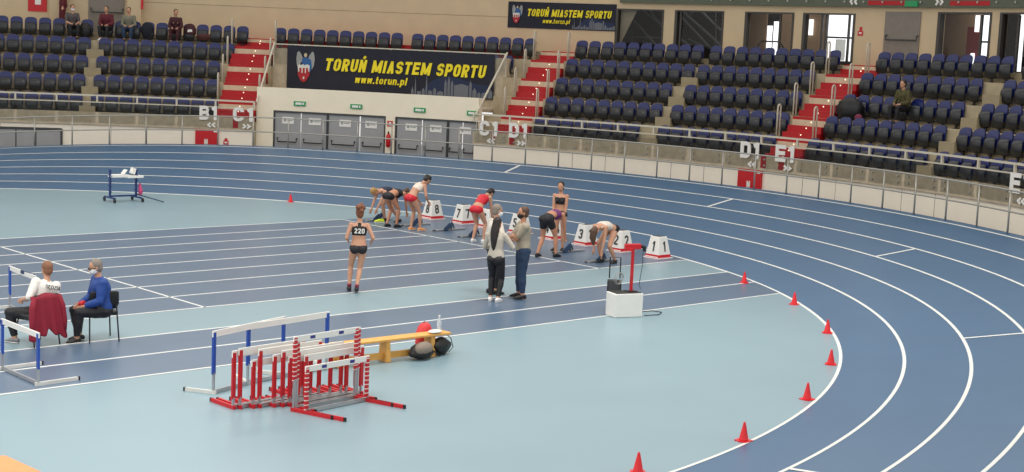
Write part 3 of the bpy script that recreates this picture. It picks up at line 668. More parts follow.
# ------------------------------------------------------------------ small floor things
def cone(x, y, lb):
    r = thing('traffic_cone', lb, 'cone', (x, y, 0), random.random(), 'red cones round the inner edge of the bend')
    b = MB(); b.tube([(0, 0, .012), (0, 0, .025), (0, 0, .235), (0, 0, .25)], [.068, .062, .016, .01], 16); b.build('cone_body', CONE, r, True)
    b = MB(); b.tube([(0, 0, 0), (0, 0, .014)], [(.095, .095)]*2, 24); b.box((0, 0, .008), (.17, .17, .014)); b.build('cone_base', CONE, r)
for (x, y), lb in zip(((1.15, 4.17), (1.43, -12.76), (.13, -15.06), (-1.88, -17.29), (-4.16, -18.98), (-6.56, -20.27), (-9.21, -21.22), (-11.43, -21.43)),
    ('red cone alone on the far track edge left of the athletes', 'red cone farthest up the near bend, beside the runway corner', 'second red cone down the bend from the starter box', 'third red cone down the bend, upper one at the rightmost curve',
     'fourth red cone down the bend, lower one at the rightmost curve', 'fifth red cone down the bend, on the inner edge', 'sixth red cone down the bend, near the bottom of the picture', 'red cone cut by the bottom picture edge')): cone(x, y, lb)

def board(k):
    y = -9.15+(k-1)*1.22; x = 2.66; s = .46; h = .5
    if k == 8: y = -.80; x = 2.54
    if k == 7: y = -1.98
    r = thing('lane_marker', 'white lane number box with red base stripe and number %d' % k, 'lane marker', (x, y, 0), 0, 'numbered lane boxes behind the start')
    b = MB(); b.box((0, 0, h/2+.02), (s, s*.95, h), taper=.62); b.build('box_body', WHITE, r, bevel=.012)
    b = MB(); b.box((0, 0, .05), (s*1.01, s*.96, .09), taper=.935); b.build('red_stripe', REDP, r)
    b = MB(); b.box((0, 0, .01), (s+.06, s+.05, .02)); b.build('base_plate', WHITE, r)
    b = MB(); b.box((0, 0, h+.023), (s*.5, s*.46, .006)); b.build('top_opening', DARKG, r)
    sl = s*.19/h
    a = math.atan(sl)
    # face towards -y and face towards -x
    f1 = Vector((0, -s*.475+ .24*s*.36/1.9, .25)); 
    def fy(u, v, w_):
        z = .17+v; return Vector((u, -(s*.475*(1-.38*(z-.02)/h))-.004-w_, z))
    def fx(u, v, w_):
        z = .17+v; return Vector((-(s*.5*(1-.38*(z-.02)/h))-.004-w_, -u, z))
    strokes('lane_number', str(k), .24, DARKG, fy, r, t=.17, align='CENTER'); strokes('lane_number', str(k), .24, DARKG, fx, r, t=.17, align='CENTER')
for k in range(1, 9): board(k)

def blocks(x, y, lb, yaw=0, L=.95):
    r = thing('starting_block', lb, 'starting block', (x, y, .006), yaw, 'starting blocks behind the start line')
    b = MB(); b.box((L/2, 0, .02), (L, .1, .03)); b.box((.03, 0, .015), (.06, .2, .03)); b.build('rail', ALU, r)
    for px, s in ((.32, -1), (.58, 1)):
        b = MB(); b.bar((px-.05, s*.1, .03), (px+.12, s*.1, .16), .12, .03, (1, 0, 0)); b.v = [tuple(v) for v in b.v]; p = b.build('pedal', mat('block_pedal', (44, 66, 96), .5), r)
        b = MB(); b.bar((px+.12, s*.1, .15), (px+.18, s*.1, .03), .03, .025); b.bar((px, 0, .035), (px, s*.1, .035), .04, .02); b.build('strut', DARKG, p)
blocks(.28, -.62, 'starting block farthest back, beside the yellow shoe'); blocks(.65, -1.83, 'starting block behind the feet of the athlete in red briefs and white top')
blocks(.75, -3.05, 'starting block on open track between red shorts athlete and red kit athlete', 0, 1.05); blocks(.55, -4.27, 'starting block left of the red kit athlete at number 7', 0, 1.0)
blocks(.75, -7.5, 'starting block at the hands of the athlete in black shorts', 0, 1.05); blocks(.35, -9.0, 'starting block nearest the front, under the athlete in white top')

yb = thing('running_shoe', 'bright yellow running shoe on the floor by the lane 8 block', 'shoe', (.55, -.95, .003), 2.6)
b = MB(); b.tube([(-.13, 0, .05), (-.1, 0, .05), (0, 0, .05), (.1, 0, .035), (.14, 0, .03)], [(.02, .02), (.05, .045), (.045, .045), (.03, .05), (.015, .02)], 10, up=(0, 0, 1)); b.build('shoe_upper', mat('neon_yellow', (220, 240, 40), .5), yb, True)
b = MB(); b.box((0, 0, .01), (.28, .09, .02)); b.build('sole', WHITE, yb)

# starter box, red announcer stand, portable speaker
sb = thing('starter_podium', 'white starter podium box with black top mat on the near lanes', 'podium', (-3.94, -14.2, .003), -.32)
b = MB(); b.box((0, 0, .22), (.59, .36, .44)); b.build('box_body', WHITE, sb, bevel=.012)
b = MB(); b.box((0, 0, .446), (.52, .32, .012)); b.build('top_mat', BLACK, sb)
b = MB(); b.box((-.283, 0, .2), (.006, .09, .03)); b.build('hand_slot', BLACK, sb)
st = thing('announcer_stand', 'red pole stand with red angled head on top of the white podium', 'stand', (-3.80, -14.22, .455), -.32)
b = MB(); b.box((0, 0, .40), (.045, .045, .80)); b.build('pole', REDP, st)
b = MB(); b.box((0, 0, .006), (.2, .16, .012)); b.build('foot_plate', BLACK, st)
hd = MB(); hd.bar((-.17, 0, .84), (.15, 0, .84), .1, .09); hd.build('loudspeaker_head', REDP, st, bevel=.01)
b = MB(); b.bar((-.15, -.03, .81), (-.05, -.07, .78), .05, .06); b.build('head_bracket', REDP, st)
ms = MB(); ms.tube([(.17, 0, .84), (.24, .02, .82), (.28, .04, .74)], [.03, .04, .02], 8); ms.build('pistol_grip', BLACK, st, True)
b = MB(); b.tube([(.2, -.02, .86), (.23, .02, .5), (.2, .06, .1), (.26, .1, .02)], .006, 5); b.build('cable', BLACK, st)
sp = thing('portable_speaker', 'black portable speaker with pull-up handle behind the white podium', 'speaker', (-3.66, -13.66, .003), .75)
b = MB(); b.box((0, 0, .31), (.24, .27, .52)); b.build('cabinet', BLACK, sp, bevel=.02)
b = MB(); b.box((-.122, 0, .35), (.006, .22, .42)); b.build('grille', DARKG, sp)
b = MB(); b.tube([(.05, -.1, .6), (.05, -.1, 1.0), (.05, .1, 1.0), (.05, .1, .6)], .014, 6); b.build('handle', BLACK, sp)
for s in (-1, 1): b = MB(); b.cyl((.08, s*.1, .05), (.08, s*.13, .05), .05, 12); b.build('wheel', DARKG, sp)
cb = MB(); cb.tube([(-3.76+.10*cos(a*.5), -13.90+.03*a*.1, .64+.11*sin(a*.5)) for a in range(26)], .008, 5)
tag(cb.build('coiled_cable', mat('cable_grey', (150, 150, 146), .5)), 'grey coiled cable hanging at the portable speaker handle', 'cable')
fcb = MB(); fcb.tube([(-3.62, -14.42, .012), (-3.3, -14.5, .012), (-3.05, -14.35, .012), (-3.1, -14.15, .012), (-3.4, -14.1, .012)], .008, 5); tag(fcb.build('floor_cable', BLACK), 'thin black cable on the floor right of the white podium', 'cable')

# equipment trolley on the far infield
tx = thing('block_trolley', 'blue equipment trolley with white boards on the far infield', 'trolley', (-3.42, 5.9, 0), -.04)
b = MB()
for sx in (-.4, .4): b.box((sx, 0, .52), (.05, .05, .82)); b.bar((sx, -.34, .13), (sx, .34, .13), .045, .045)
b.bar((-.4, 0, .17), (.4, 0, .17), .045, .045); b.build('frame', mat('trolley_blue', (30, 52, 110), .45), tx)
for sx in (-.4, .4):
    b = MB()
    for zz in (.3, .45, .6, .75, .9): b.bar((sx, -.12, zz), (sx, .12, zz+.03), .02, .02)
    b.build('hook_arms', mat('trolley_blue', (30, 52, 110)), tx)
for sx in (-.43, .43):
    for sy in (-.33, .33): b = MB(); b.cyl((sx, sy, .065), (sx+.035, sy, .065), .062, 14); b.build('wheel', BLACK, tx)
b = MB(); b.box((-.15, 0, .75), (.5, .3, .07)); b.box((.3, -.03, .72), (.5, .3, .06)); tb = tag(b.build('white_boards', WHITE), 'white boards lying on the blue trolley hooks', 'boards'); tb.location = (-3.42, 5.9, 0)
b = MB(); b.bar((-.02, .0, .8), (.08, 0, .92), .02, .2); b.bar((.28, 0, .8), (.33, 0, .96), .1, .16); t2 = tag(b.build('starting_block_parts', WHITE), 'upright white block pedals on the blue trolley', 'starting block parts'); t2.location = (-3.42, 5.9, 0)
b = MB(); b.tube([(.5, -.1, .2), (.5, -.1, .3), (.48, -.08, .52)], [.05, .07, .03], 8); pc = tag(b.build('pink_cloth', mat('pink', (196, 70, 120), .7)), 'pink cloth hanging at the right post of the blue trolley', 'cloth'); pc.location = (-3.42, 5.9, 0)
b = MB(); b.tube([(-2.98, 5.9, .2), (-2.75, 5.6, .12), (-2.5, 5.22, .03)], .018, 6); tag(b.build('trolley_pole', mat('pole_blue', (52, 70, 96), .5)), 'dark blue pulling pole lying from the trolley to the floor', 'pole')

# ------------------------------------------------------------------ hurdles
BAND = banded('hurdle_bands', (196, 22, 34), (226, 222, 214), .06)
def hurdle(a, b_, h, mcol, lb, feet, fl=.62, is_banded=False, barh=.075, low=.33, group=None, footm=None, marks=True):
    a = Vector((a[0], a[1], 0)); b_ = Vector((b_[0], b_[1], 0)); d = (b_-a); L = d.length; d.normalize()
    f = Vector((feet[0], feet[1], 0)).normalized()
    r = thing('hurdle', lb, 'hurdle', a.lerp(b_, .5)+Vector((0, 0, .004)), 0, group); o = a.lerp(b_, .5)
    n = Vector((-d.y, d.x, 0))
    b = MB(); p0, p1 = a-o-d*.03, b_-o+d*.03; b.bar(p0+Vector((0, 0, h)), p1+Vector((0, 0, h)), .022, barh, n); bar = b.build('crossbar', WHITE, r)
    if marks:
        for k in (.28, .72):
            q = p0.lerp(p1, k)+Vector((0, 0, h)); b = MB(); b.box(q, (.085, .027, barh*.55), mtx=Matrix((d, n, Vector((0, 0, 1)))).transposed()); b.build('bar_mark', mat('mark_blue', (50, 50, 130), .6), bar)
    for s, p in (('l', a-o), ('r', b_-o)):
        b = MB(); b.bar(p+Vector((0, 0, h*low)), p+Vector((0, 0, h+.02)), .03, .055, n); po = b.build('post', BAND if is_banded else mcol, r)
        b = MB(); b.bar(p+Vector((0, 0, .03)), p+Vector((0, 0, h*(low+.03))), .026, .034, d); b.build('lower_post', ALU, r)
        b = MB(); b.bar(p-f*.04+Vector((0, 0, .022)), p+f*fl+Vector((0, 0, .022)), .05, .035, (0, 0, 1)); ft = b.build('foot', footm or mcol, r)
        b = MB(); b.bar(p+f*(fl-.01)+Vector((0, 0, .02)), p+f*(fl+.03)+Vector((0, 0, .02)), .055, .03, (0, 0, 1)); b.build('rubber_end', BLACK, ft)
    b = MB(); b.bar(a-o+Vector((0, 0, .03)), b_-o+Vector((0, 0, .03)), .05, .03, (0, 0, 1)); b.build('base_rail', ALU, r)
    return r
WF = mat('foot_white', (214, 214, 208), .5)
hurdle((-15.22, -12.68), (-15.23, -13.84), .70, BLUEP, 'blue-posted hurdle standing at the front left beside the referees', (1, .06), .6, marks=False, footm=WF)
hurdle((-13.11, -8.22), (-13.2, -9.40), .70, BLUEP, 'blue-posted hurdle behind the referee in white, at the left edge', (-1, 0), .6, marks=False, footm=WF)
b = MB(); b.box((-13.16, -9.03, .72), (.03, .5, .055)); tag(b.build('bar_sleeve', mat('sleeve_navy', (40, 56, 92), .6)), 'dark patterned sleeve on the crossbar of the rear left hurdle', 'sleeve')
hurdle((-13.5, -15.5), (-12.08, -15.06), .83, BLUEP, 'blue-posted hurdle at the left back of the hurdle stack', (-.5, .85), .42, group='blue hurdles in the stack', marks=False, footm=WF, barh=.085)
hurdle((-12.80, -15.26), (-11.28, -15.02), .82, BLUEP, 'blue-posted hurdle at the right back of the hurdle stack', (.2, .98), .5, group='blue hurdles in the stack', marks=False, footm=WF, barh=.085)
ORDH = ['leftmost', 'second from left', 'third from left', 'fourth from left', 'fifth from left', 'sixth from left', 'seventh from left', 'eighth from left', 'rightmost']
for i, k in enumerate((0, .09, .27, .36, .56, .68, .78, .89, 1.0)):
    ax, ay = -13.72+.9*k, -16.35-.34*k; L_ = (1.0, 1.05, .98, 1.02, .98, 1.02, 1.0, 1.03, 1.0)[i]
    h = (.73, .76, .60, .74, .66, .71, .63, .70, .64)[i]
    hurdle((ax, ay), (ax+L_, ay+.10), h, REDP, 'low red hurdle nested in the stack, %s of the nine' % ORDH[i], (-.03, 1), .5, barh=.09, group='low red hurdles nested in the stack', marks=False, low=.18)
RS = 'red hurdles with banded posts'
hurdle((-13.13, -16.88), (-12.05, -16.76), .96, REDP, 'tall red hurdle with banded posts on the stack, highest crossbar', (.28, -.95), .62, True, group=RS, low=.42)
hurdle((-13.06, -17.06), (-11.99, -16.94), .59, REDP, 'front red hurdle with banded posts, low crossbar with blue marks', (.28, -.95), .62, True, group=RS, low=.08)
hurdle((-13.05, -16.82), (-11.97, -16.70), .94, REDP, 'red hurdle with banded posts just behind the tallest one', (.3, -.9), .3, True, group=RS, marks=False, low=.42)

# bench and what lies on and beside it
ba, bb = Vector((-11.4, -15.0, 0)), Vector((-9.02, -15.1, 0)); bd = (bb-ba).normalized(); bn = Vector((-bd.y, bd.x, 0))
bc = ba.lerp(bb, .5); be = thing('gym_bench', 'long yellow wooden gym bench right of the stacked hurdles', 'bench', bc+Vector((0, 0, .003)))
L = (bb-ba).length
b = MB(); b.bar(-bd*L/2+Vector((0, 0, .345)), bd*L/2+Vector((0, 0, .345)), .24, .035, bn); b.build('bench_seat', WOOD, be, bevel=.006)
b = MB(); b.bar(-bd*(L/2-.2)+Vector((0, 0, .09)), bd*(L/2-.42)+Vector((0, 0, .09)), .04, .1, bn); b.build('lower_beam', WOOD, be)
for s in (-.36, -.0, .36):
    b = MB(); p = bd*L*s; b.box(p+Vector((0, 0, .165)), (.09, .22, .33), mtx=Matrix((bd, bn, Vector((0, 0, 1)))).transposed(), taper=.8); b.build('leg', WOOD, be, bevel=.005)
def lump(name, lb, cat, c, r, m, rz=0, tilt=0, seed=1, nz=.12, parts=None):
    root = thing(name, lb, cat, c, rz); random.seed(seed); b = MB(); b.ell((0, 0, r[2]), r, Matrix.Rotation(tilt, 3, 'Y'), 20, 14)
    vs = []
    for v in b.v:
        v = Vector(v); k = 1+nz*sin(v.x*31+seed)*sin(v.y*27+seed*2)*.5+nz*sin(v.z*40+seed)*.3; v = Vector((v.x*k, v.y*k, max(v.z, .004))); vs.append(tuple(v))
    b.v = vs; b.build(parts or 'bag_body', m, root, True); return root
bend = bc+bd*(L/2)
rb = lump('backpack', 'red rucksack slumped against the bench end', 'bag', bend+Vector((-.22, .3, .0)), (.17, .12, .24), mat('bag_red', (214, 58, 60), .6), .2, .15, 3)
b = MB(); b.ell((.02, -.11, .22), (.13, .05, .13), None, 12, 8); b.build('front_pocket', mat('pocket_red', (190, 34, 44), .6), rb, True)
b = MB(); b.tube([(-.04, .0, .44), (0, 0, .49), (.05, 0, .44)], .01, 6); b.build('grab_loop', BLACK, rb)
bg = lump('sports_bag', 'black sports bag with grey mesh side lying at the left of the bench foot', 'bag', (-9.60, -15.19, .004), (.25, .16, .12), BLACK, .3, .0, 5, .22)
b = MB(); b.ell((-.02, -.05, .165), (.2, .12, .11), None, 14, 8); b.build('mesh_panel', mat('mesh_grey', (136, 122, 110), .7), bg, True)
b = MB(); b.tube([(.2, -.1, .1), (.32, -.14, .02), (.4, -.1, .015), (.3, -.02, .015)], .012, 6); b.build('strap', BLACK, bg)
bg = lump('sports_bag', 'round black bag leaning at the right end of the bench', 'bag', (-9.13, -15.11, .004), (.23, .1, .14), BLACK, .35, .2, 8, .22)
b = MB(); b.tube([(.1, -.08, .03), (.2, -.1, .1), (.19, -.06, .24), (.05, -.04, .33)], .008, 5); b.build('piping', DARKG, bg)
cl = lump('towel', 'white folded towel on the bench end', 'towel', bend+Vector((-.27, -.03, .367)), (.14, .09, .025), WHITE, .2, 0, 4, .1, 'towel_cloth')
bt = thing('water_bottle', 'clear plastic water bottle standing on the bench end', 'bottle', bend+Vector((-.12, .05, .366)))
b = MB(); b.tube([(0, 0, 0), (0, 0, .02), (0, 0, .17), (0, 0, .21), (0, 0, .235)], [.03, .036, .036, .014, .013], 12); b.build('bottle_body', mat('bottle_plastic', (208, 216, 220), .15, alpha=.75), bt, True)
b = MB(); b.cyl((0, 0, .235), (0, 0, .255), .016); b.build('bottle_cap', WHITE, bt)
b = MB(); b.cyl((0, 0, .09), (0, 0, .15), .0375, 12); b.build('bottle_label', mat('bottle_label_pale', (190, 200, 214)), bt)

# ------------------------------------------------------------------ chairs
def chair(x, y, rz, lb):
    r = thing('stacking_chair', lb, 'chair', (x, y, .003), rz)      # faces +x
    b = MB(); b.box((0, 0, .45), (.44, .46, .05)); b.build('seat', BLACK, r, bevel=.02)
    b = MB(); vs = []
    b.tube([(-.2, 0, .52), (-.215, 0, .6), (-.235, 0, .78), (-.24, 0, .80)], [(.012, .21), (.022, .24), (.022, .23), (.012, .2)], 16, up=(1, 0, 0)); b.build('backrest', BLACK, r, True)
    for sx, sy in ((1, 1), (1, -1), (-1, 1), (-1, -1)):
        b = MB()
        if sx > 0: b.tube([(.17, sy*.2, .43), (.22, sy*.22, .2), (.245, sy*.235, 0)], .0125, 8)
        else: b.tube([(-.22, sy*.19, .72), (-.2, sy*.21, .5), (-.2, sy*.215, .42), (-.27, sy*.23, 0)], .0125, 8)
        b.build('leg', DARKG, r, True)
    b = MB(); b.tube([(.17, -.2, .42), (-.19, -.2, .42), (-.19, .2, .42), (.17, .2, .42), (.17, -.2, .42)], .0115, 6); b.build('seat_frame', DARKG, r, True)
    return r

# ------------------------------------------------------------------ people
SKIN = mat('skin', (196, 146, 118), .5, noise=.04); SKIN2 = mat('skin_tan', (188, 134, 104), .5, noise=.04)
HAIRD = mat('hair_dark', (34, 26, 24), .5); HAIRR = mat('hair_auburn', (122, 72, 44), .5, noise=.25); HAIRB = mat('hair_blonde', (166, 128, 76), .5, noise=.12); HAIRG = mat('hair_grey', (132, 122, 112), .6, noise=.12); HAIRN = mat('hair_brown', (82, 58, 42), .5)
MASKW = mat('mask_white', (226, 230, 232), .7); MASKK = mat('mask_black', (20, 20, 24), .7)
VOX = .0105
def remesh(o, vox, sm=2, mats=None):
    md = o.modifiers.new('remesh', 'REMESH'); md.mode = 'VOXEL'; md.voxel_size = vox; md.use_smooth_shade = True
    s = o.modifiers.new('smooth', 'SMOOTH'); s.iterations = sm; s.factor = .5
    bpy.context.view_layer.update(); dg = bpy.context.evaluated_depsgraph_get()
    me = bpy.data.meshes.new_from_object(o.evaluated_get(dg)); old = o.data; o.modifiers.clear(); o.data = me; me.name = o.name
    bpy.data.meshes.remove(old)
    if not len(me.materials) or me.materials[0] is None:
        me.materials.clear(); me.materials.append(mats)
    for p in me.polygons: p.use_smooth = True; p.material_index = 0
    return o
def ik(A, T, l1, l2, pole):
    A, T = Vector(A), Vector(T); d = T-A; L = d.length; mx = (l1+l2)*.999
    if L > mx: d = d.normalized()*mx; T = A+d; L = mx
    x = (l1*l1-l2*l2+L*L)/(2*L); h = sqrt(max(0, l1*l1-x*x)); u = d.normalized(); p = Vector(pole); p = (p-u*p.dot(u))
    p = p.normalized() if p.length > 1e-6 else Vector((1, 0, 0))
    return A+u*x+p*h, T
def person(label, loc, rz, H=1.7, hip=.92, hipx=0, lean=0, bend=0, side=0, head=None, hands=((.05, .3, .8), (.05, -.3, .8)), elbows=((-1, .3, 0), (-1, -.3, 0)),
           feet=((0, .1, 0), (0, -.1, 0)), toes=((1, .15), (1, -.15)), knees=((1, .1, 0), (1, -.1, 0)), heel=(0, 0), female=True, wear=(), hair=None, skin=None, group=None, vox=None, mask=None, shoes=None, socks=None, obj_on=None, bulk=1.0, glasses=False, seated=False, grip=.5):
    s = H/1.7; skin = skin or SKIN; vox = vox or VOX
    root = thing('person', label, 'person', loc, rz, group)
    V = lambda *a: Vector(a)*s
    P = V(hipx, 0, hip)
    def dr(a, sd=0): return Vector((sin(a)*cos(sd), sin(sd), cos(a)*cos(sd))).normalized()
    a1, a2 = lean*.8, lean+bend
    S0 = P; S1 = S0+dr(a1, side*.5)*.22*s; S2 = S1+dr(a2, side)*.28*s
    def spine(t):
        t2 = t*.5*s
        if t < .44: p = S0+(S1-S0)*(t/.44)
        else: p = S1+(S2-S1)*((t-.44)/.56)
        k = min(1, max(0, (t-.2)/.5)); return p, dr(a1*(1-k)+a2*k, side*k)
    hw = (.172, .165, .128, .14, .158, .16, .1, .055) if female else (.16, .162, .145, .16, .178, .185, .11, .062)
    hd = (.118, .11, .09, .102, .112, .09, .06, .055) if female else (.115, .115, .108, .118, .125, .1, .068, .06)
    ht = (-.03, .12, .36, .58, .76, .9, .985, 1.05)
    def torso(mb, t0, t1, inf=0, sc=1):
        pts = []; rad = []
        import bisect
        N = 14
        for i in range(N+1):
            t = t0+(t1-t0)*i/N
            p, d = spine(t)
            for j in range(len(ht)-1):
                if t <= ht[j+1] or j == len(ht)-2:
                    k = min(1, max(0, (t-ht[j])/(ht[j+1]-ht[j]))); w_ = hw[j]*(1-k)+hw[j+1]*k; dd = hd[j]*(1-k)+hd[j+1]*k; break
            pts.append(p); rad.append((dd*s*bulk*sc+inf, w_*s*bulk*sc+inf))
        # build rings explicitly: depth along sagittal normal, width along y
        vs = []; n = 18; yv = Vector((0, 1, 0))
        for i, p in enumerate(pts):
            t = t0+(t1-t0)*i/N; _, d = spine(t); yy = (yv-d*yv.dot(d)).normalized(); xx = yy.cross(d)
            for j in range(n): a = 2*pi*j/n; vs.append(p+xx*cos(a)*rad[i][0]+yy*sin(a)*rad[i][1])
        mb.add(vs, [(i*n+j, i*n+(j+1) % n, (i+1)*n+(j+1) % n, (i+1)*n+j) for i in range(N) for j in range(n)]+[tuple(range(n-1, -1, -1)), tuple(N*n+j for j in range(n))])
    d2 = dr(a2, side); y2 = (Vector((0, 1, 0))-d2*d2.y).normalized(); x2 = y2.cross(d2)
    d0 = dr(a1*.6); x0 = Vector((0, 1, 0)).cross(d0)
    sh = [S2-d2*.045*s+y2*q*(.165 if female else .185)*s*bulk**.5 for q in (1, -1)]
    hp = [S0+Vector((0, q*.088*s, -.01*s)) for q in (1, -1)]
    fz_ = .075
    ank = [Vector(f)*s+Vector((0, 0, (fz_+h_)*s)) for f, h_ in zip(feet, heel)]
    kn = []; el = []; wr = []
    for i in (0, 1):
        k, a = ik(hp[i], ank[i], .43*s, .42*s, knees[i]); kn.append(k); ank[i] = a
        e, w_ = ik(sh[i], Vector(hands[i])*s, .285*s, .255*s, elbows[i]); el.append(e); wr.append(w_)
    fr = 1.0 if female else 1.12
    fr *= bulk
    def limb(mb, i, which, t0, t1, inf=0, sc=1):
        if which == 'leg': pts = [hp[i], hp[i].lerp(kn[i], .35), hp[i].lerp(kn[i], .8), kn[i], kn[i].lerp(ank[i], .12), kn[i].lerp(ank[i], .38), kn[i].lerp(ank[i], .75), ank[i]]; rr = [.088, .083, .06, .055, .052, .055, .038, .034]
        else: pts = [sh[i], sh[i].lerp(el[i], .3), sh[i].lerp(el[i], .8), el[i], el[i].lerp(wr[i], .25), el[i].lerp(wr[i], .7), wr[i]]; rr = [.05, .047, .038, .036, .038, .029, .025]
        L = [0]
        for a, b in zip(pts, pts[1:]): L.append(L[-1]+(b-a).length)
        P_, R_ = [], []
        def at(t):
            x = t*L[-1]
            for j in range(len(pts)-1):
                if x <= L[j+1]+1e-9: k = (x-L[j])/max(1e-6, L[j+1]-L[j]); return pts[j].lerp(pts[j+1], k), rr[j]*(1-k)+rr[j+1]*k
            return pts[-1], rr[-1]
        ts = [t0]+[l/L[-1] for l in L if t0+.01 < l/L[-1] < t1-.01]+[t1]
        for t in ts: p, r = at(t); P_.append(p); R_.append(r*s*fr*sc+inf)
        mb.tube(P_, R_, 12)
        if t0 <= 0: mb.ell(P_[0], (R_[0],)*3)
        mb.ell(at(L[3]/L[-1])[0] if t0 < L[3]/L[-1] < t1 else P_[-1], ((at(L[3]/L[-1])[1]*s*fr*sc+inf)*1.0 if t0 < L[3]/L[-1] < t1 else R_[-1],)*3)
    # head
    hdv = head or (a2*.35, 0, 0)       # pitch of face downwards, yaw, roll
    nk = S2+(dr((a2+hdv[0])/2*1.0, side))*.085*s
    Rh = Matrix.Rotation(hdv[1], 3, 'Z') @ Matrix.Rotation(hdv[0], 3, 'Y')
    up = Rh @ Vector((0, 0, 1)); fw = Rh @ Vector((1, 0, 0)); lf = Rh @ Vector((0, 1, 0))
    hc = nk+up*.105*s+fw*.015*s
    def hp_(x, y, z): return hc+fw*x*s+lf*y*s+up*z*s
    body = MB(); torso(body, -.03, 1.0)
    body.ell(S0-d0*.03*s, (.115*s*bulk, .165*s*bulk, .10*s))
    for q in (1, -1): body.ell(S0-x0*.055*s+Vector((0, q*.075*s, 0))-d0*.03*s, ((.088 if female else .075)*s,)*3)
    if female:
        for q in (1, -1): body.ell(S1+(S2-S1)*.42+x2*.075*s+y2*q*.065*s, (.052*s,)*3)
    body.tube([S2-d2*.05*s, S2+d2*.01*s, nk, nk+up*.05*s], [.075*s, .055*s, .05*s, .05*s], 12)
    for i in (0, 1): body.ell(sh[i], (.055*s*fr,)*3); body.tube([S2-d2*.02*s, S2-d2*.03*s+(sh[i]-S2)*.5, sh[i]], [.05*s, .052*s, .05*s*fr], 10)
    body.ell(hp_(-.012, 0, .035), (.098*s, .077*s, .095*s), Rh, 16, 12); body.ell(hp_(.022, 0, -.035), (.07*s, .058*s, .082*s), Rh, 14, 10)
    body.tube([hp_(.09, 0, .01), hp_(.112, 0, -.022), hp_(.09, 0, -.035)], [.009*s, .015*s, .01*s], 8)
    for q in (1, -1): body.ell(hp_(-.005, q*.078, -.005), (.018*s, .009*s, .03*s), Rh, 8, 6)
    for i in (0, 1):
        limb(body, i, 'leg', 0, 1); limb(body, i, 'arm', 0, 1)
        # foot
        tv = Vector((toes[i][0], toes[i][1], 0)).normalized(); pit = heel[i]*3.2
        ft = Matrix((tv*cos(pit)-Vector((0, 0, 1))*sin(pit), Vector((-tv.y, tv.x, 0)), tv*sin(pit)+Vector((0, 0, 1))*cos(pit))).transposed()
        an = ank[i]; F_ = lambda x, z: an+(ft @ Vector((x, 0, z)))*s
        body.tube([F_(-.055, -.045), F_(-.03, -.035), F_(.05, -.04), F_(.12, -.055), F_(.165, -.062)], [(.02*s, .025*s), (.035*s, .035*s), (.03*s, .042*s), (.018*s, .045*s), (.01*s, .03*s)], 10, up=ft @ Vector((0, 0, 1)))
        body.tube([an, F_(0, -.05)], [.034*s, .034*s], 10)
        # hand
        hv = (wr[i]-el[i]).normalized(); sv = hv.cross(Vector((0, 1, 0) if abs(hv.y) < .8 else (1, 0, 0))).normalized(); nv = sv.cross(hv)
        if i == 1: nv = -nv
        W_ = wr[i]; body.tube([W_, W_+hv*.03*s, W_+hv*.085*s], [(.02*s, .024*s), (.016*s, .036*s), (.013*s, .04*s)], 10, up=nv)
        sd = hv.cross(nv).normalized()
        for k, (o_, l_) in enumerate(((-.03, .062), (-.01, .074), (.01, .07), (.03, .055))):
            b0 = W_+hv*.078*s+sd*o_*s; b1 = b0+(hv*cos(grip*.6)+nv*sin(grip*.6))*l_*.5*s; b2 = b1+(hv*cos(grip*1.6)+nv*sin(grip*1.6))*l_*.5*s
            body.tube([b0, b1, b2], [.0095*s, .009*s, .0075*s], 7)
        t0_ = W_+hv*.03*s-sd*.03*s; body.tube([W_+hv*.02*s-sd*.015*s, t0_+(hv*.5-sd*.8).normalized()*.02*s, t0_+(hv*.9-sd*.5+nv*.3).normalized()*.06*s], [.014*s, .012*s, .009*s], 7)
    bo = body.build('body', skin, root, True); remesh(bo, vox, 2, skin)
    # face
    for q in (1, -1):
        e = MB(); e.ell(hp_(.083, q*.031, .004), (.008*s, .013*s, .007*s), Rh, 8, 6); e.build('eye', BLACK, root)
    if not mask: m_ = MB(); m_.ell(hp_(.09, 0, -.065), (.006*s, .022*s, .007*s), Rh, 8, 6); m_.build('mouth', mat('lips', (168, 92, 84), .5), root)
    if mask:
        m_ = MB(); m_.ell(hp_(.04, 0, -.045), (.071*s, .068*s, .055*s), Rh, 14, 10); mo = m_.build('face_mask', mask, root, True)
        m_ = MB()
        for q in (1, -1): m_.tube([hp_(.06, q*.066, -.03), hp_(0, q*.083, -.01)], .004*s, 5)
        m_.build('mask_strap', mask, mo)
    if glasses:
        m_ = MB()
        for q in (1, -1): m_.box(hp_(.1, q*.033, .006), (.006*s, .05*s, .03*s), mtx=Rh); m_.tube([hp_(.095, q*.058, .01), hp_(0, q*.083, .01)], .004, 5)
        m_.build('glasses', BLACK, root)
    # hair
    if hair:
        hm, style = hair[0], hair[1]
        h = MB()
        if style != 'bald':
            h.ell(hp_(-.028, 0, .045), (.1*s, .086*s, .1*s), Rh, 16, 12); h.ell(hp_(-.05, 0, -.01), (.07*s, .078*s, .085*s), Rh, 14, 10)
        if style == 'short': pass
        if style == 'pony':
            h.ell(hp_(-.12, 0, .06), (.03*s,)*3); g = hair[2] if len(hair) > 2 else (0, 0, -1); g = Vector(g); q0 = hp_(-.12, 0, .06)
            h.tube([q0, q0-fw*.05*s+g*.05*s, q0-fw*.06*s+g*.16*s, q0-fw*.04*s+g*.27*s], [.028*s, .036*s, .03*s, .012*s], 10)
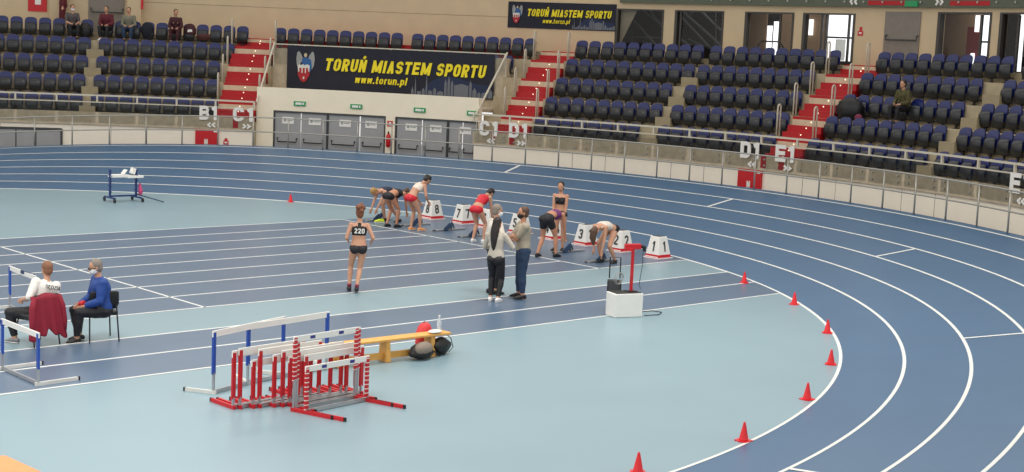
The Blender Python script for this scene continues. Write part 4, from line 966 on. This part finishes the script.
        if style == 'bun':
            h.ell(hp_(-.06, 0, .15), (.075*s, .08*s, .06*s)); h.ell(hp_(-.1, .05, .13), (.055*s,)*3); h.ell(hp_(-.08, -.06, .12), (.05*s,)*3); h.ell(hp_(-.115, -.02, .06), (.04*s,)*3); h.ell(hp_(-.05, -.03, .2), (.03*s,)*3)
        if style == 'long':
            h.tube([hp_(-.03, 0, .08), hp_(-.07, 0, -.02), hp_(-.1, 0, -.14), hp_(-.12, 0, -.3), hp_(-.12, 0, -.46), hp_(-.11, 0, -.55)], [(.08*s, .08*s), (.06*s, .09*s), (.05*s, .1*s), (.04*s, .085*s), (.03*s, .05*s), (.01*s, .015*s)], 14, up=-fw)
        if style == 'loose':
            h.tube([hp_(.0, 0, .09), hp_(.03, 0, .1)+Vector((0, 0, -.1))*s, hp_(.04, 0, .08)+Vector((0, 0, -.24))*s], [(.08*s, .08*s), (.06*s, .075*s), (.02*s, .03*s)], 12)
        ho = h.build('hair', hm, root, True); remesh(ho, vox*1.1, 2, hm)
    # clothes
    for wd in wear:
        kind, m_ = wd[0], wd[1]; b = MB(); k = wd[2] if len(wd) > 2 else None
        if kind in ('briefs', 'shorts', 'trousers'):
            torso(b, -.03, {'briefs': .1, 'shorts': .24, 'trousers': .26}[kind], .007*s); b.ell(S0-d0*.03*s, (.122*s*bulk, .172*s*bulk, .107*s) if kind != 'briefs' else (.12*s, .171*s, .09*s))
            for q in (1, -1): b.ell(S0-x0*.055*s+Vector((0, q*.075*s, 0))-d0*.03*s, ((.097 if female else .084)*s,)*3)
            for i in (0, 1): limb(b, i, 'leg', 0, {'briefs': .015, 'shorts': .2, 'trousers': .95}[kind] if k is None else k, (.007 if kind != 'trousers' else .010)*s)
        elif kind == 'crop':
            torso(b, .5, .86, .007*s)
            b.tube([S1+(S2-S1)*.5-x2*.105*s, S1+(S2-S1)*.8-x2*.09*s, S2-x2*.05*s], [(.02*s, .05*s), (.02*s, .03*s), (.02*s, .05*s)], 10, up=x2)
            for q in (1, -1): b.ell(S1+(S2-S1)*.42+x2*.077*s+y2*q*.065*s, (.058*s,)*3)
            for q in (1, -1): b.tube([S2-d2*.09*s+y2*q*.06*s-x2*.1*s, S2-d2*.0*s+y2*q*.075*s, S2-d2*.09*s+y2*q*.06*s+x2*.09*s], [.018*s]*3, 8)
        elif kind == 'vest':
            torso(b, .3, .9, .008*s)
            if female:
                for q in (1, -1): b.ell(S1+(S2-S1)*.42+x2*.077*s+y2*q*.065*s, (.058*s,)*3)
            for q in (1, -1): b.tube([S2-d2*.09*s+y2*q*.07*s-x2*.09*s, S2-d2*.0*s+y2*q*.08*s, S2-d2*.09*s+y2*q*.07*s+x2*.08*s], [.024*s]*3, 8)
        else:                                   # t_shirt, jacket
            lo = wd[3] if len(wd) > 3 else .0
            g = .014*s if kind == 't_shirt' else .022*s
            torso(b, lo, .985, g)
            if female and kind == 't_shirt':
                for q in (1, -1): b.ell(S1+(S2-S1)*.42+x2*.075*s+y2*q*.065*s, (.062*s,)*3)
            for i in (0, 1):
                b.ell(sh[i], (.055*s*fr+g,)*3); b.tube([S2-d2*.02*s, S2-d2*.03*s+(sh[i]-S2)*.5, sh[i]], [.05*s+g, .052*s+g, .05*s*fr+g], 10); limb(b, i, 'arm', 0, k if k else (.42 if kind == 't_shirt' else .96), g)
            if kind == 'jacket': b.tube([S2-d2*.02*s, S2+d2*.03*s], [.085*s, .075*s], 12)
        nm = {'briefs': 'briefs', 'shorts': 'shorts', 'trousers': 'trousers', 'crop': 'crop_top', 'vest': 'vest', 't_shirt': 't_shirt', 'jacket': 'jacket'}[kind]
        co = b.build(nm, m_, root, True); remesh(co, vox*1.1, 2, m_)
        if kind in ('trousers', 'jacket'):
            dm = co.modifiers.new('folds', 'DISPLACE'); tx_ = bpy.data.textures.get('folds') or bpy.data.textures.new('folds', 'CLOUDS'); tx_.noise_scale = .09; dm.texture = tx_; dm.strength = .016; dm.mid_level = .4
    for i in (0, 1):
        tv = Vector((toes[i][0], toes[i][1], 0)).normalized(); pit = heel[i]*3.2
        ft = Matrix((tv*cos(pit)-Vector((0, 0, 1))*sin(pit), Vector((-tv.y, tv.x, 0)), tv*sin(pit)+Vector((0, 0, 1))*cos(pit))).transposed()
        an = ank[i]; F_ = lambda x, z: an+(ft @ Vector((x, 0, z)))*s
        if shoes:
            b = MB(); b.tube([F_(-.075, -.05), F_(-.06, -.035), F_(-.01, -.02), F_(.06, -.034), F_(.13, -.047), F_(.178, -.058)], [(.018*s, .02*s), (.038*s, .036*s), (.046*s, .044*s), (.038*s, .047*s), (.027*s, .047*s), (.012*s, .025*s)], 12, up=ft @ Vector((0, 0, 1))); so = b.build('shoe', shoes[0], root, True)
            b = MB(); b.tube([F_(-.075, -.066), F_(-.04, -.066), F_(.06, -.066), F_(.13, -.066), F_(.18, -.062)], [(.009*s, .028*s), (.01*s, .038*s), (.01*s, .044*s), (.01*s, .048*s), (.008*s, .024*s)], 12, up=ft @ Vector((0, 0, 1))); b.build('sole', shoes[1], so, True)
        if socks: b = MB(); b.tube([an, an.lerp(kn[i], .14)], [.043*s, .044*s], 12); b.build('sock', socks, root, True)
    return root, dict(S0=S0, S1=S1, S2=S2, x2=x2, d2=d2, y2=y2, a2=a2, s=s, sh=sh, el=el, wr=wr)
def backtext(root, J, body, size, m, z, w, off=.135, bold=.006):
    s = J['s']; c = J['S1']+(J['S2']-J['S1'])*z-J['x2']*off*s
    fn = lambda u, v, ww: c-J['y2']*u*1+J['d2']*v-J['x2']*ww
    t = strokes('back_lettering', body, size, m, lambda u, v, ww: c+(-J['y2'])*u+J['d2']*v-J['x2']*ww, root, t=bold, align='CENTER', width=w)
    return t
KB = mat('kit_black', (22, 20, 26), .6); KR = mat('kit_red', (206, 24, 44), .55); KN = mat('kit_navy', (26, 38, 66), .6); KW = mat('kit_white', (226, 214, 200), .6); JEAN = mat('jeans', (38, 58, 86), .8, noise=.12, nscale=20)
SHK = (mat('shoe_black', (24, 24, 28), .5), mat('sole_dark', (40, 40, 44), .6)); SHW = (mat('shoe_white', (228, 228, 226), .5), WHITE); SHP = (mat('shoe_black', (24, 24, 28)), WHITE)
AW = radians
# athlete 220 jogging away
r, J = person('woman with auburn bun in black kit numbered 220, jogging away from camera', (-6.75, -9.72, .003), AW(56), 1.64, .90, 0, .06, 0, -.02, (.05, .1, 0), ((.2, .2, 1.02), (.16, -.26, 1.0)), ((-1, .3, 0), (-1, -.3, 0)),
    ((.04, .16, .02), (-.14, .02, .0)), ((1, .05), (1, -.05)), heel=(.0, .03), wear=(('crop', KB), ('briefs', KB)), hair=(HAIRR, 'bun'), shoes=SHK, socks=mat('sock_maroon', (120, 24, 52), .7))
backtext(r, J, '220', .10, WHITE, .26, .2, .118, .2)
# trio in the middle
person('older grey-haired man in white shirt and mask standing behind the long-haired woman', (-4.49, -11.14, .003), AW(-20), 1.73, .93, 0, .04, 0, 0, (.12, 0, 0), ((.2, .18, 1.08), (.28, -.22, 1.08)), ((-1, .8, -.3), (-1, -.8, -.3)), ((0, .1, 0), (.03, -.1, 0)), female=False,
    wear=(('t_shirt', mat('shirt_white', (224, 216, 204), .7), .62), ('trousers', KB)), hair=(HAIRG, 'short'), mask=MASKW, shoes=SHK)
person('woman with long black hair, grey top and black trousers, seen from behind', (-5.09, -11.87, .003), AW(30), 1.62, .89, 0, .02, 0, 0, (.02, -.25, 0), ((.3, .15, 1.05), (.3, -.22, 1.08)), ((-1, .9, -.3), (-1, -.9, -.3)), ((.02, .09, 0), (-.02, -.08, 0)), 
    wear=(('t_shirt', mat('top_grey', (188, 180, 166), .75), .8), ('trousers', KB)), hair=(HAIRD, 'long'), shoes=SHW)
person('man with folded arms in grey T-shirt, blue jeans and black mask', (-4.41, -11.90, .003), AW(150), 1.74, .95, 0, .04, 0, 0, (.02, .1, 0), ((.2, -.14, 1.17), (.23, .14, 1.22)), ((.4, 1, -.9), (.4, -1, -.9)), ((0, .1, 0), (.02, -.12, 0)), female=False,
    wear=(('t_shirt', mat('shirt_stone', (160, 150, 132), .75), .4, -.02), ('trousers', JEAN)), hair=(HAIRN, 'short'), mask=MASKK, shoes=SHK, skin=SKIN2, bulk=1.08)
# athletes at the blocks
G = 'athletes setting their starting blocks'
person('blonde athlete in navy vest bending over the lane 8 block', (1.14, -.92, .003), AW(178), 1.68, .80, .08, 1.50, .2, 0, (1.5, .0, 0), ((.86, .14, .20), (.78, -.16, .22)), ((0, .5, .2), (0, -.5, .2)), ((0, .14, 0), (.28, -.14, 0)), wear=(('vest', KN), ('shorts', KN)), hair=(HAIRB, 'pony', (.2, 0, -.8)), shoes=SHK, group=G)
person('athlete in black briefs bending right over the block, back to the camera', (.2, -1.86, .003), AW(10), 1.66, .84, -.08, 1.45, .2, 0, (1.5, 0, 0), ((.55, .14, .28), (.5, -.16, .3)), ((0, .5, .2), (0, -.5, .2)), ((0, .12, 0), (.1, -.14, 0)), wear=(('briefs', KB), ('crop', KB)), hair=(HAIRN, 'pony', (.3, 0, -.8)), shoes=SHK, group=G, skin=SKIN2)
person('athlete in red briefs and white crop top leaning over beside number 8', (.32, -2.71, .003), AW(0), 1.68, .88, -.12, .72, .22, 0, (.95, -.2, 0), ((.30, .14, .72), (.32, -.18, .76)), ((-.6, .5, 0), (-.6, -.5, 0)), ((-.02, .1, 0), (.12, -.12, .0)), knees=((1, .1, 0), (1, -.1, 0)), wear=(('briefs', KR), ('crop', KW)), hair=(HAIRD, 'pony', (.2, 0, -1)), shoes=(mat('shoe_orange', (226, 150, 90), .5), WHITE), group=G)
person('athlete in red kit bending forward in front of the number 7 box', (.36, -5.2, .003), AW(14), 1.66, .86, -.1, .82, .25, 0, (1.15, -.2, 0), ((.42, .14, .46), (.40, -.16, .5)), ((-.3, .5, 0), (-.3, -.5, 0)), ((-.05, .12, 0), (.05, -.14, 0)), wear=(('briefs', KR), ('vest', KR)), hair=(HAIRD, 'short'), shoes=SHW, group=G)
person('dark-haired athlete in black crop kit standing upright behind lane 4', (1.13, -7.30, .003), AW(205), 1.64, .95, 0, .05, .02, 0, (.15, .1, 0), ((.14, .15, .84), (.16, -.13, .84)), ((-.6, .9, 0), (-.6, -.9, 0)), ((0, .1, 0), (.02, -.1, 0)), wear=(('crop', KB), ('briefs', KB)), hair=(HAIRD, 'pony', (0, 0, -1)), shoes=SHK, group=G)
person('athlete in black shorts and purple-red top bending right with hidden head', (.18, -7.86, .003), AW(12), 1.72, .88, -.06, 1.35, .22, 0, (1.9, .2, 0), ((.62, .12, .25), (.55, -.16, .28)), ((0, .5, .2), (0, -.5, .2)), ((-.18, .14, 0), (.14, -.16, 0)), wear=(('shorts', KB), ('crop', mat('kit_purple', (110, 50, 110), .6))), hair=(HAIRD, 'short'), shoes=SHK, group=G, skin=SKIN2)
person('athlete in white top and black briefs bending left over the lane 1 block', (.88, -9.24, .003), AW(186), 1.68, .80, -.02, 1.40, .25, 0, (2.1, .1, 0), ((.50, .12, .16), (.44, -.14, .18)), ((0, .5, .2), (0, -.5, .2)), ((-.05, .12, 0), (.12, -.16, 0)), wear=(('vest', KW), ('briefs', KB)), hair=(HAIRN, 'loose'), shoes=SHK, group=G)
# referees
chair(-14.03, -11.23, AW(100), 'black chair under the maroon jacket at the left')
chair(-13.06, -11.40, AW(78), 'black chair of the referee in the blue jacket')
r, J = person('referee in white T-shirt sitting with back to the camera', (-13.93, -11.18, .003), AW(104), 1.66, .48, -.02, .02, .06, -.26, (.08, -.15, 0), ((.2, .2, .68), (.2, -.14, .66)), ((-1, .7, -.3), (-1, -.25, -.3)), ((.24, .32, 0), (.34, -.18, 0)), ((1, .2), (1, -.1)), ((.6, .5, 1), (.6, -.3, 1)), female=False,
    wear=(('t_shirt', mat('shirt_white2', (232, 228, 222), .7), .5), ('trousers', KB)), hair=(mat('hair_reddish', (136, 92, 66), .6), 'short'), shoes=(mat('shoe_grey', (120, 122, 126), .5), WHITE), bulk=1.14)
backtext(r, J, 'SĘDZIA', .06, DARKG, .56, .28, .176, .14)
person('grey-haired referee in blue jacket, glasses and white mask, sitting sideways', (-13.1, -11.5, .003), AW(168), 1.68, .50, -.04, .10, .10, 0, (.25, .05, 0), ((.28, .1, .58), (.3, -.1, .58)), ((-1, .9, -.2), (-1, -.9, -.2)), ((.40, .1, 0), (.30, -.12, 0)), knees=((.8, .2, 1), (.8, -.2, 1)), female=False,
    wear=(('jacket', mat('jacket_blue', (26, 66, 140), .6)), ('trousers', KB)), hair=(HAIRG, 'short'), mask=MASKW, glasses=True, shoes=SHP, bulk=1.05)
gl_ = MB(); gl_.ell((0, 0, 0), (.07, .05, .05)); g = tag(gl_.build('red_gloves', REDP, None, True), 'red gloves in the lap of the referee in blue', 'gloves'); g.location = (-13.37, -11.42, .60)
# maroon jacket hung over the chair back
mj = thing('hanging_jacket', 'maroon jacket hung over the back of the left chair', 'jacket', (-14.03, -11.23, .003), AW(100))
b = MB(); nx, nz = 28, 22; vs = []
for layer in (0, 1):
    for j in range(nz+1):
        v = j/nz
        for i in range(nx+1):
            u = -1+2*i/nx; y = u*(.265+.07*v); z = .81-v*(.56+.03*sin(i*.8)+.10*min(1, abs(u)*1.6))-.03*u*u
            x = -.265-.05*v+.022*sin(u*11+v*2)*v*1.3+.05*u*u*.6-(.0 if layer else .02)
            if v < .06: x += (.06-v)*.6
            vs.append((x, y, z))
k = (nx+1)*(nz+1); fs = []
for j in range(nz):
    for i in range(nx): a = j*(nx+1)+i; fs += [(a, a+1, a+nx+2, a+nx+1), (a+k, a+nx+1+k, a+nx+2+k, a+1+k)]
for i in range(nx): fs += [(i, i+k, i+1+k, i+1), (nz*(nx+1)+i, nz*(nx+1)+i+1, nz*(nx+1)+i+1+k, nz*(nx+1)+i+k)]
for j in range(nz): a = j*(nx+1); fs += [(a, a+nx+1, a+nx+1+k, a+k), (a+nx, a+nx+k, a+2*nx+1+k, a+2*nx+1)]
b.add(vs, fs); MAR = mat('maroon_cloth', (136, 20, 44), .75, noise=.08); b.build('jacket_body', MAR, mj, True)
b = MB(); b.tube([(-.24, -.14, .775), (-.22, -.07, .79), (-.215, 0, .80), (-.22, .07, .79), (-.24, .14, .775)], .026, 10); b.build('collar', MAR, mj, True)
for q in (1, -1): b = MB(); b.tube([(-.25, q*.22, .77), (-.27, q*.27, .6), (-.3, q*.29, .36), (-.3, q*.29, .22)], [.04, .05, .045, .035], 10); b.build('sleeve', MAR, mj, True)

# ------------------------------------------------------------------ spectators and clothes on the seats
VOX = .014
def spect(px, i, lb, wear, hair, skin=None, hz=.47, yaw=0, female=False, lean=.12, hd=None, mask=None, shoes=SHK, dz=0):
    r = RI[i]-.14; t = xtheta(px, r, TI[i]+.6)
    return person(lb, pol(r, t, TI[i]+dz), t+pi+yaw, 1.7, hz, -.02, lean, .1, 0, hd or (.1, 0, 0), ((.3, .1, .58), (.3, -.1, .58)), ((-1, .9, -.2), (-1, -.9, -.2)), ((.40, .1, 0), (.38, -.12, 0)), knees=((.8, .2, 1), (.8, -.2, 1)), female=female, wear=wear, hair=hair, skin=skin, mask=mask, shoes=shoes, vox=.014)
MC = mat('coat_maroon', (92, 22, 34), .75); GC = mat('top_greydark', (84, 78, 78), .75); GL = mat('top_greygreen', (120, 118, 100), .75); DM = mat('top_darkmaroon', (64, 20, 30), .75)
spect(72, 5, 'seated spectator in grey top and mask on the top row, left of the aisle', (('t_shirt', GC, .5), ('trousers', KB)), (HAIRN, 'short'), mask=MASKW, yaw=.3)
spect(107, 5, 'seated spectator in dark red top in front of the upper grey door', (('jacket', MC), ('trousers', KB)), (HAIRN, 'short'), yaw=-.2, shoes=SHW)
spect(129, 5, 'seated spectator in grey-green top and jeans right of the upper grey door', (('t_shirt', GL, .9), ('trousers', JEAN)), (HAIRN, 'short'))
spect(176, 5, 'dark-haired seated spectator in dark maroon clothes on the top row', (('jacket', DM), ('trousers', DM)), (HAIRD, 'pony'), female=True, hd=(.05, .4, 0))
spect(904, 3, 'seated spectator in mottled yellow-black jacket on the right block', (('jacket', mat('camo', (74, 70, 36), .8, noise=.8, nscale=18)), ('trousers', KB)), (HAIRD, 'short'), dz=0)
t = xtheta(63, 29.6, 5.4)
person('person in dark red clothes standing against the pilaster behind the top row', pol(29.62, t, TOPZ+.015), t+pi/2+.4, 1.74, .93, 0, .02, 0, 0, (0, 0, 0), ((.1, .26, .85), (.1, -.26, .85)), feet=((0, .1, 0), (0, -.1, 0)), female=False, wear=(('jacket', MC), ('trousers', MC)), hair=(HAIRN, 'short'), shoes=SHK, vox=.014)
# clothes and bags left on the seats
def drape(px, i, lb, m, r=(.2, .26, .28), dz=.42, name='coat', dr_=-.16, seed=1):
    rr = RI[i]+dr_; t = xtheta(px, rr, TI[i]+dz); return lump(name, lb, 'coat', pol(rr, t, TI[i]+dz-r[2]), r, m, t, 0, seed, .16, 'coat_body')
drape(850, 3, 'large black coat heaped over seats beside the E1 stairs', BLACK, (.32, .46, .38), .3, seed=2, dr_=-.3)
drape(858.5, 3, 'small pink bundle at the edge of the heaped black coat', mat('pink_dark', (110, 26, 56), .7), (.1, .12, .12), .1, 'cloth_bundle', -.62, 3)
drape(85, 5, 'black jacket hung over a seat beside the grey top spectator', BLACK, (.14, .24, .3), .34, seed=4, dr_=-.14)
drape(147, 5, 'black jacket over the seat between grey-green top and dark maroon spectators', mat('coat_navy', (16, 20, 36), .8), (.12, .24, .3), .46, seed=5, dr_=-.12)
drape(190, 5, 'maroon jacket with pale print over a top row seat', DM, (.1, .23, .28), .5, seed=7, dr_=-.1)
t = xtheta(190, RI[5]-.2, TI[5]+.55); b = MB(); b.prism([(-.09, -.05), (.1, -.03), (.08, .06), (-.07, .05)], 0, .01, wrap(RI[5]-.24, t, TI[5]+.5)); tag(b.build('paper_sheet', WHITE), 'white paper lying on the maroon jacket on the top row', 'paper')
drape(204, 5, 'brown-maroon blanket over the seat right of the maroon jacket', mat('blanket', (72, 34, 34), .8), (.1, .3, .14), .3, 'blanket', -.12, 8)
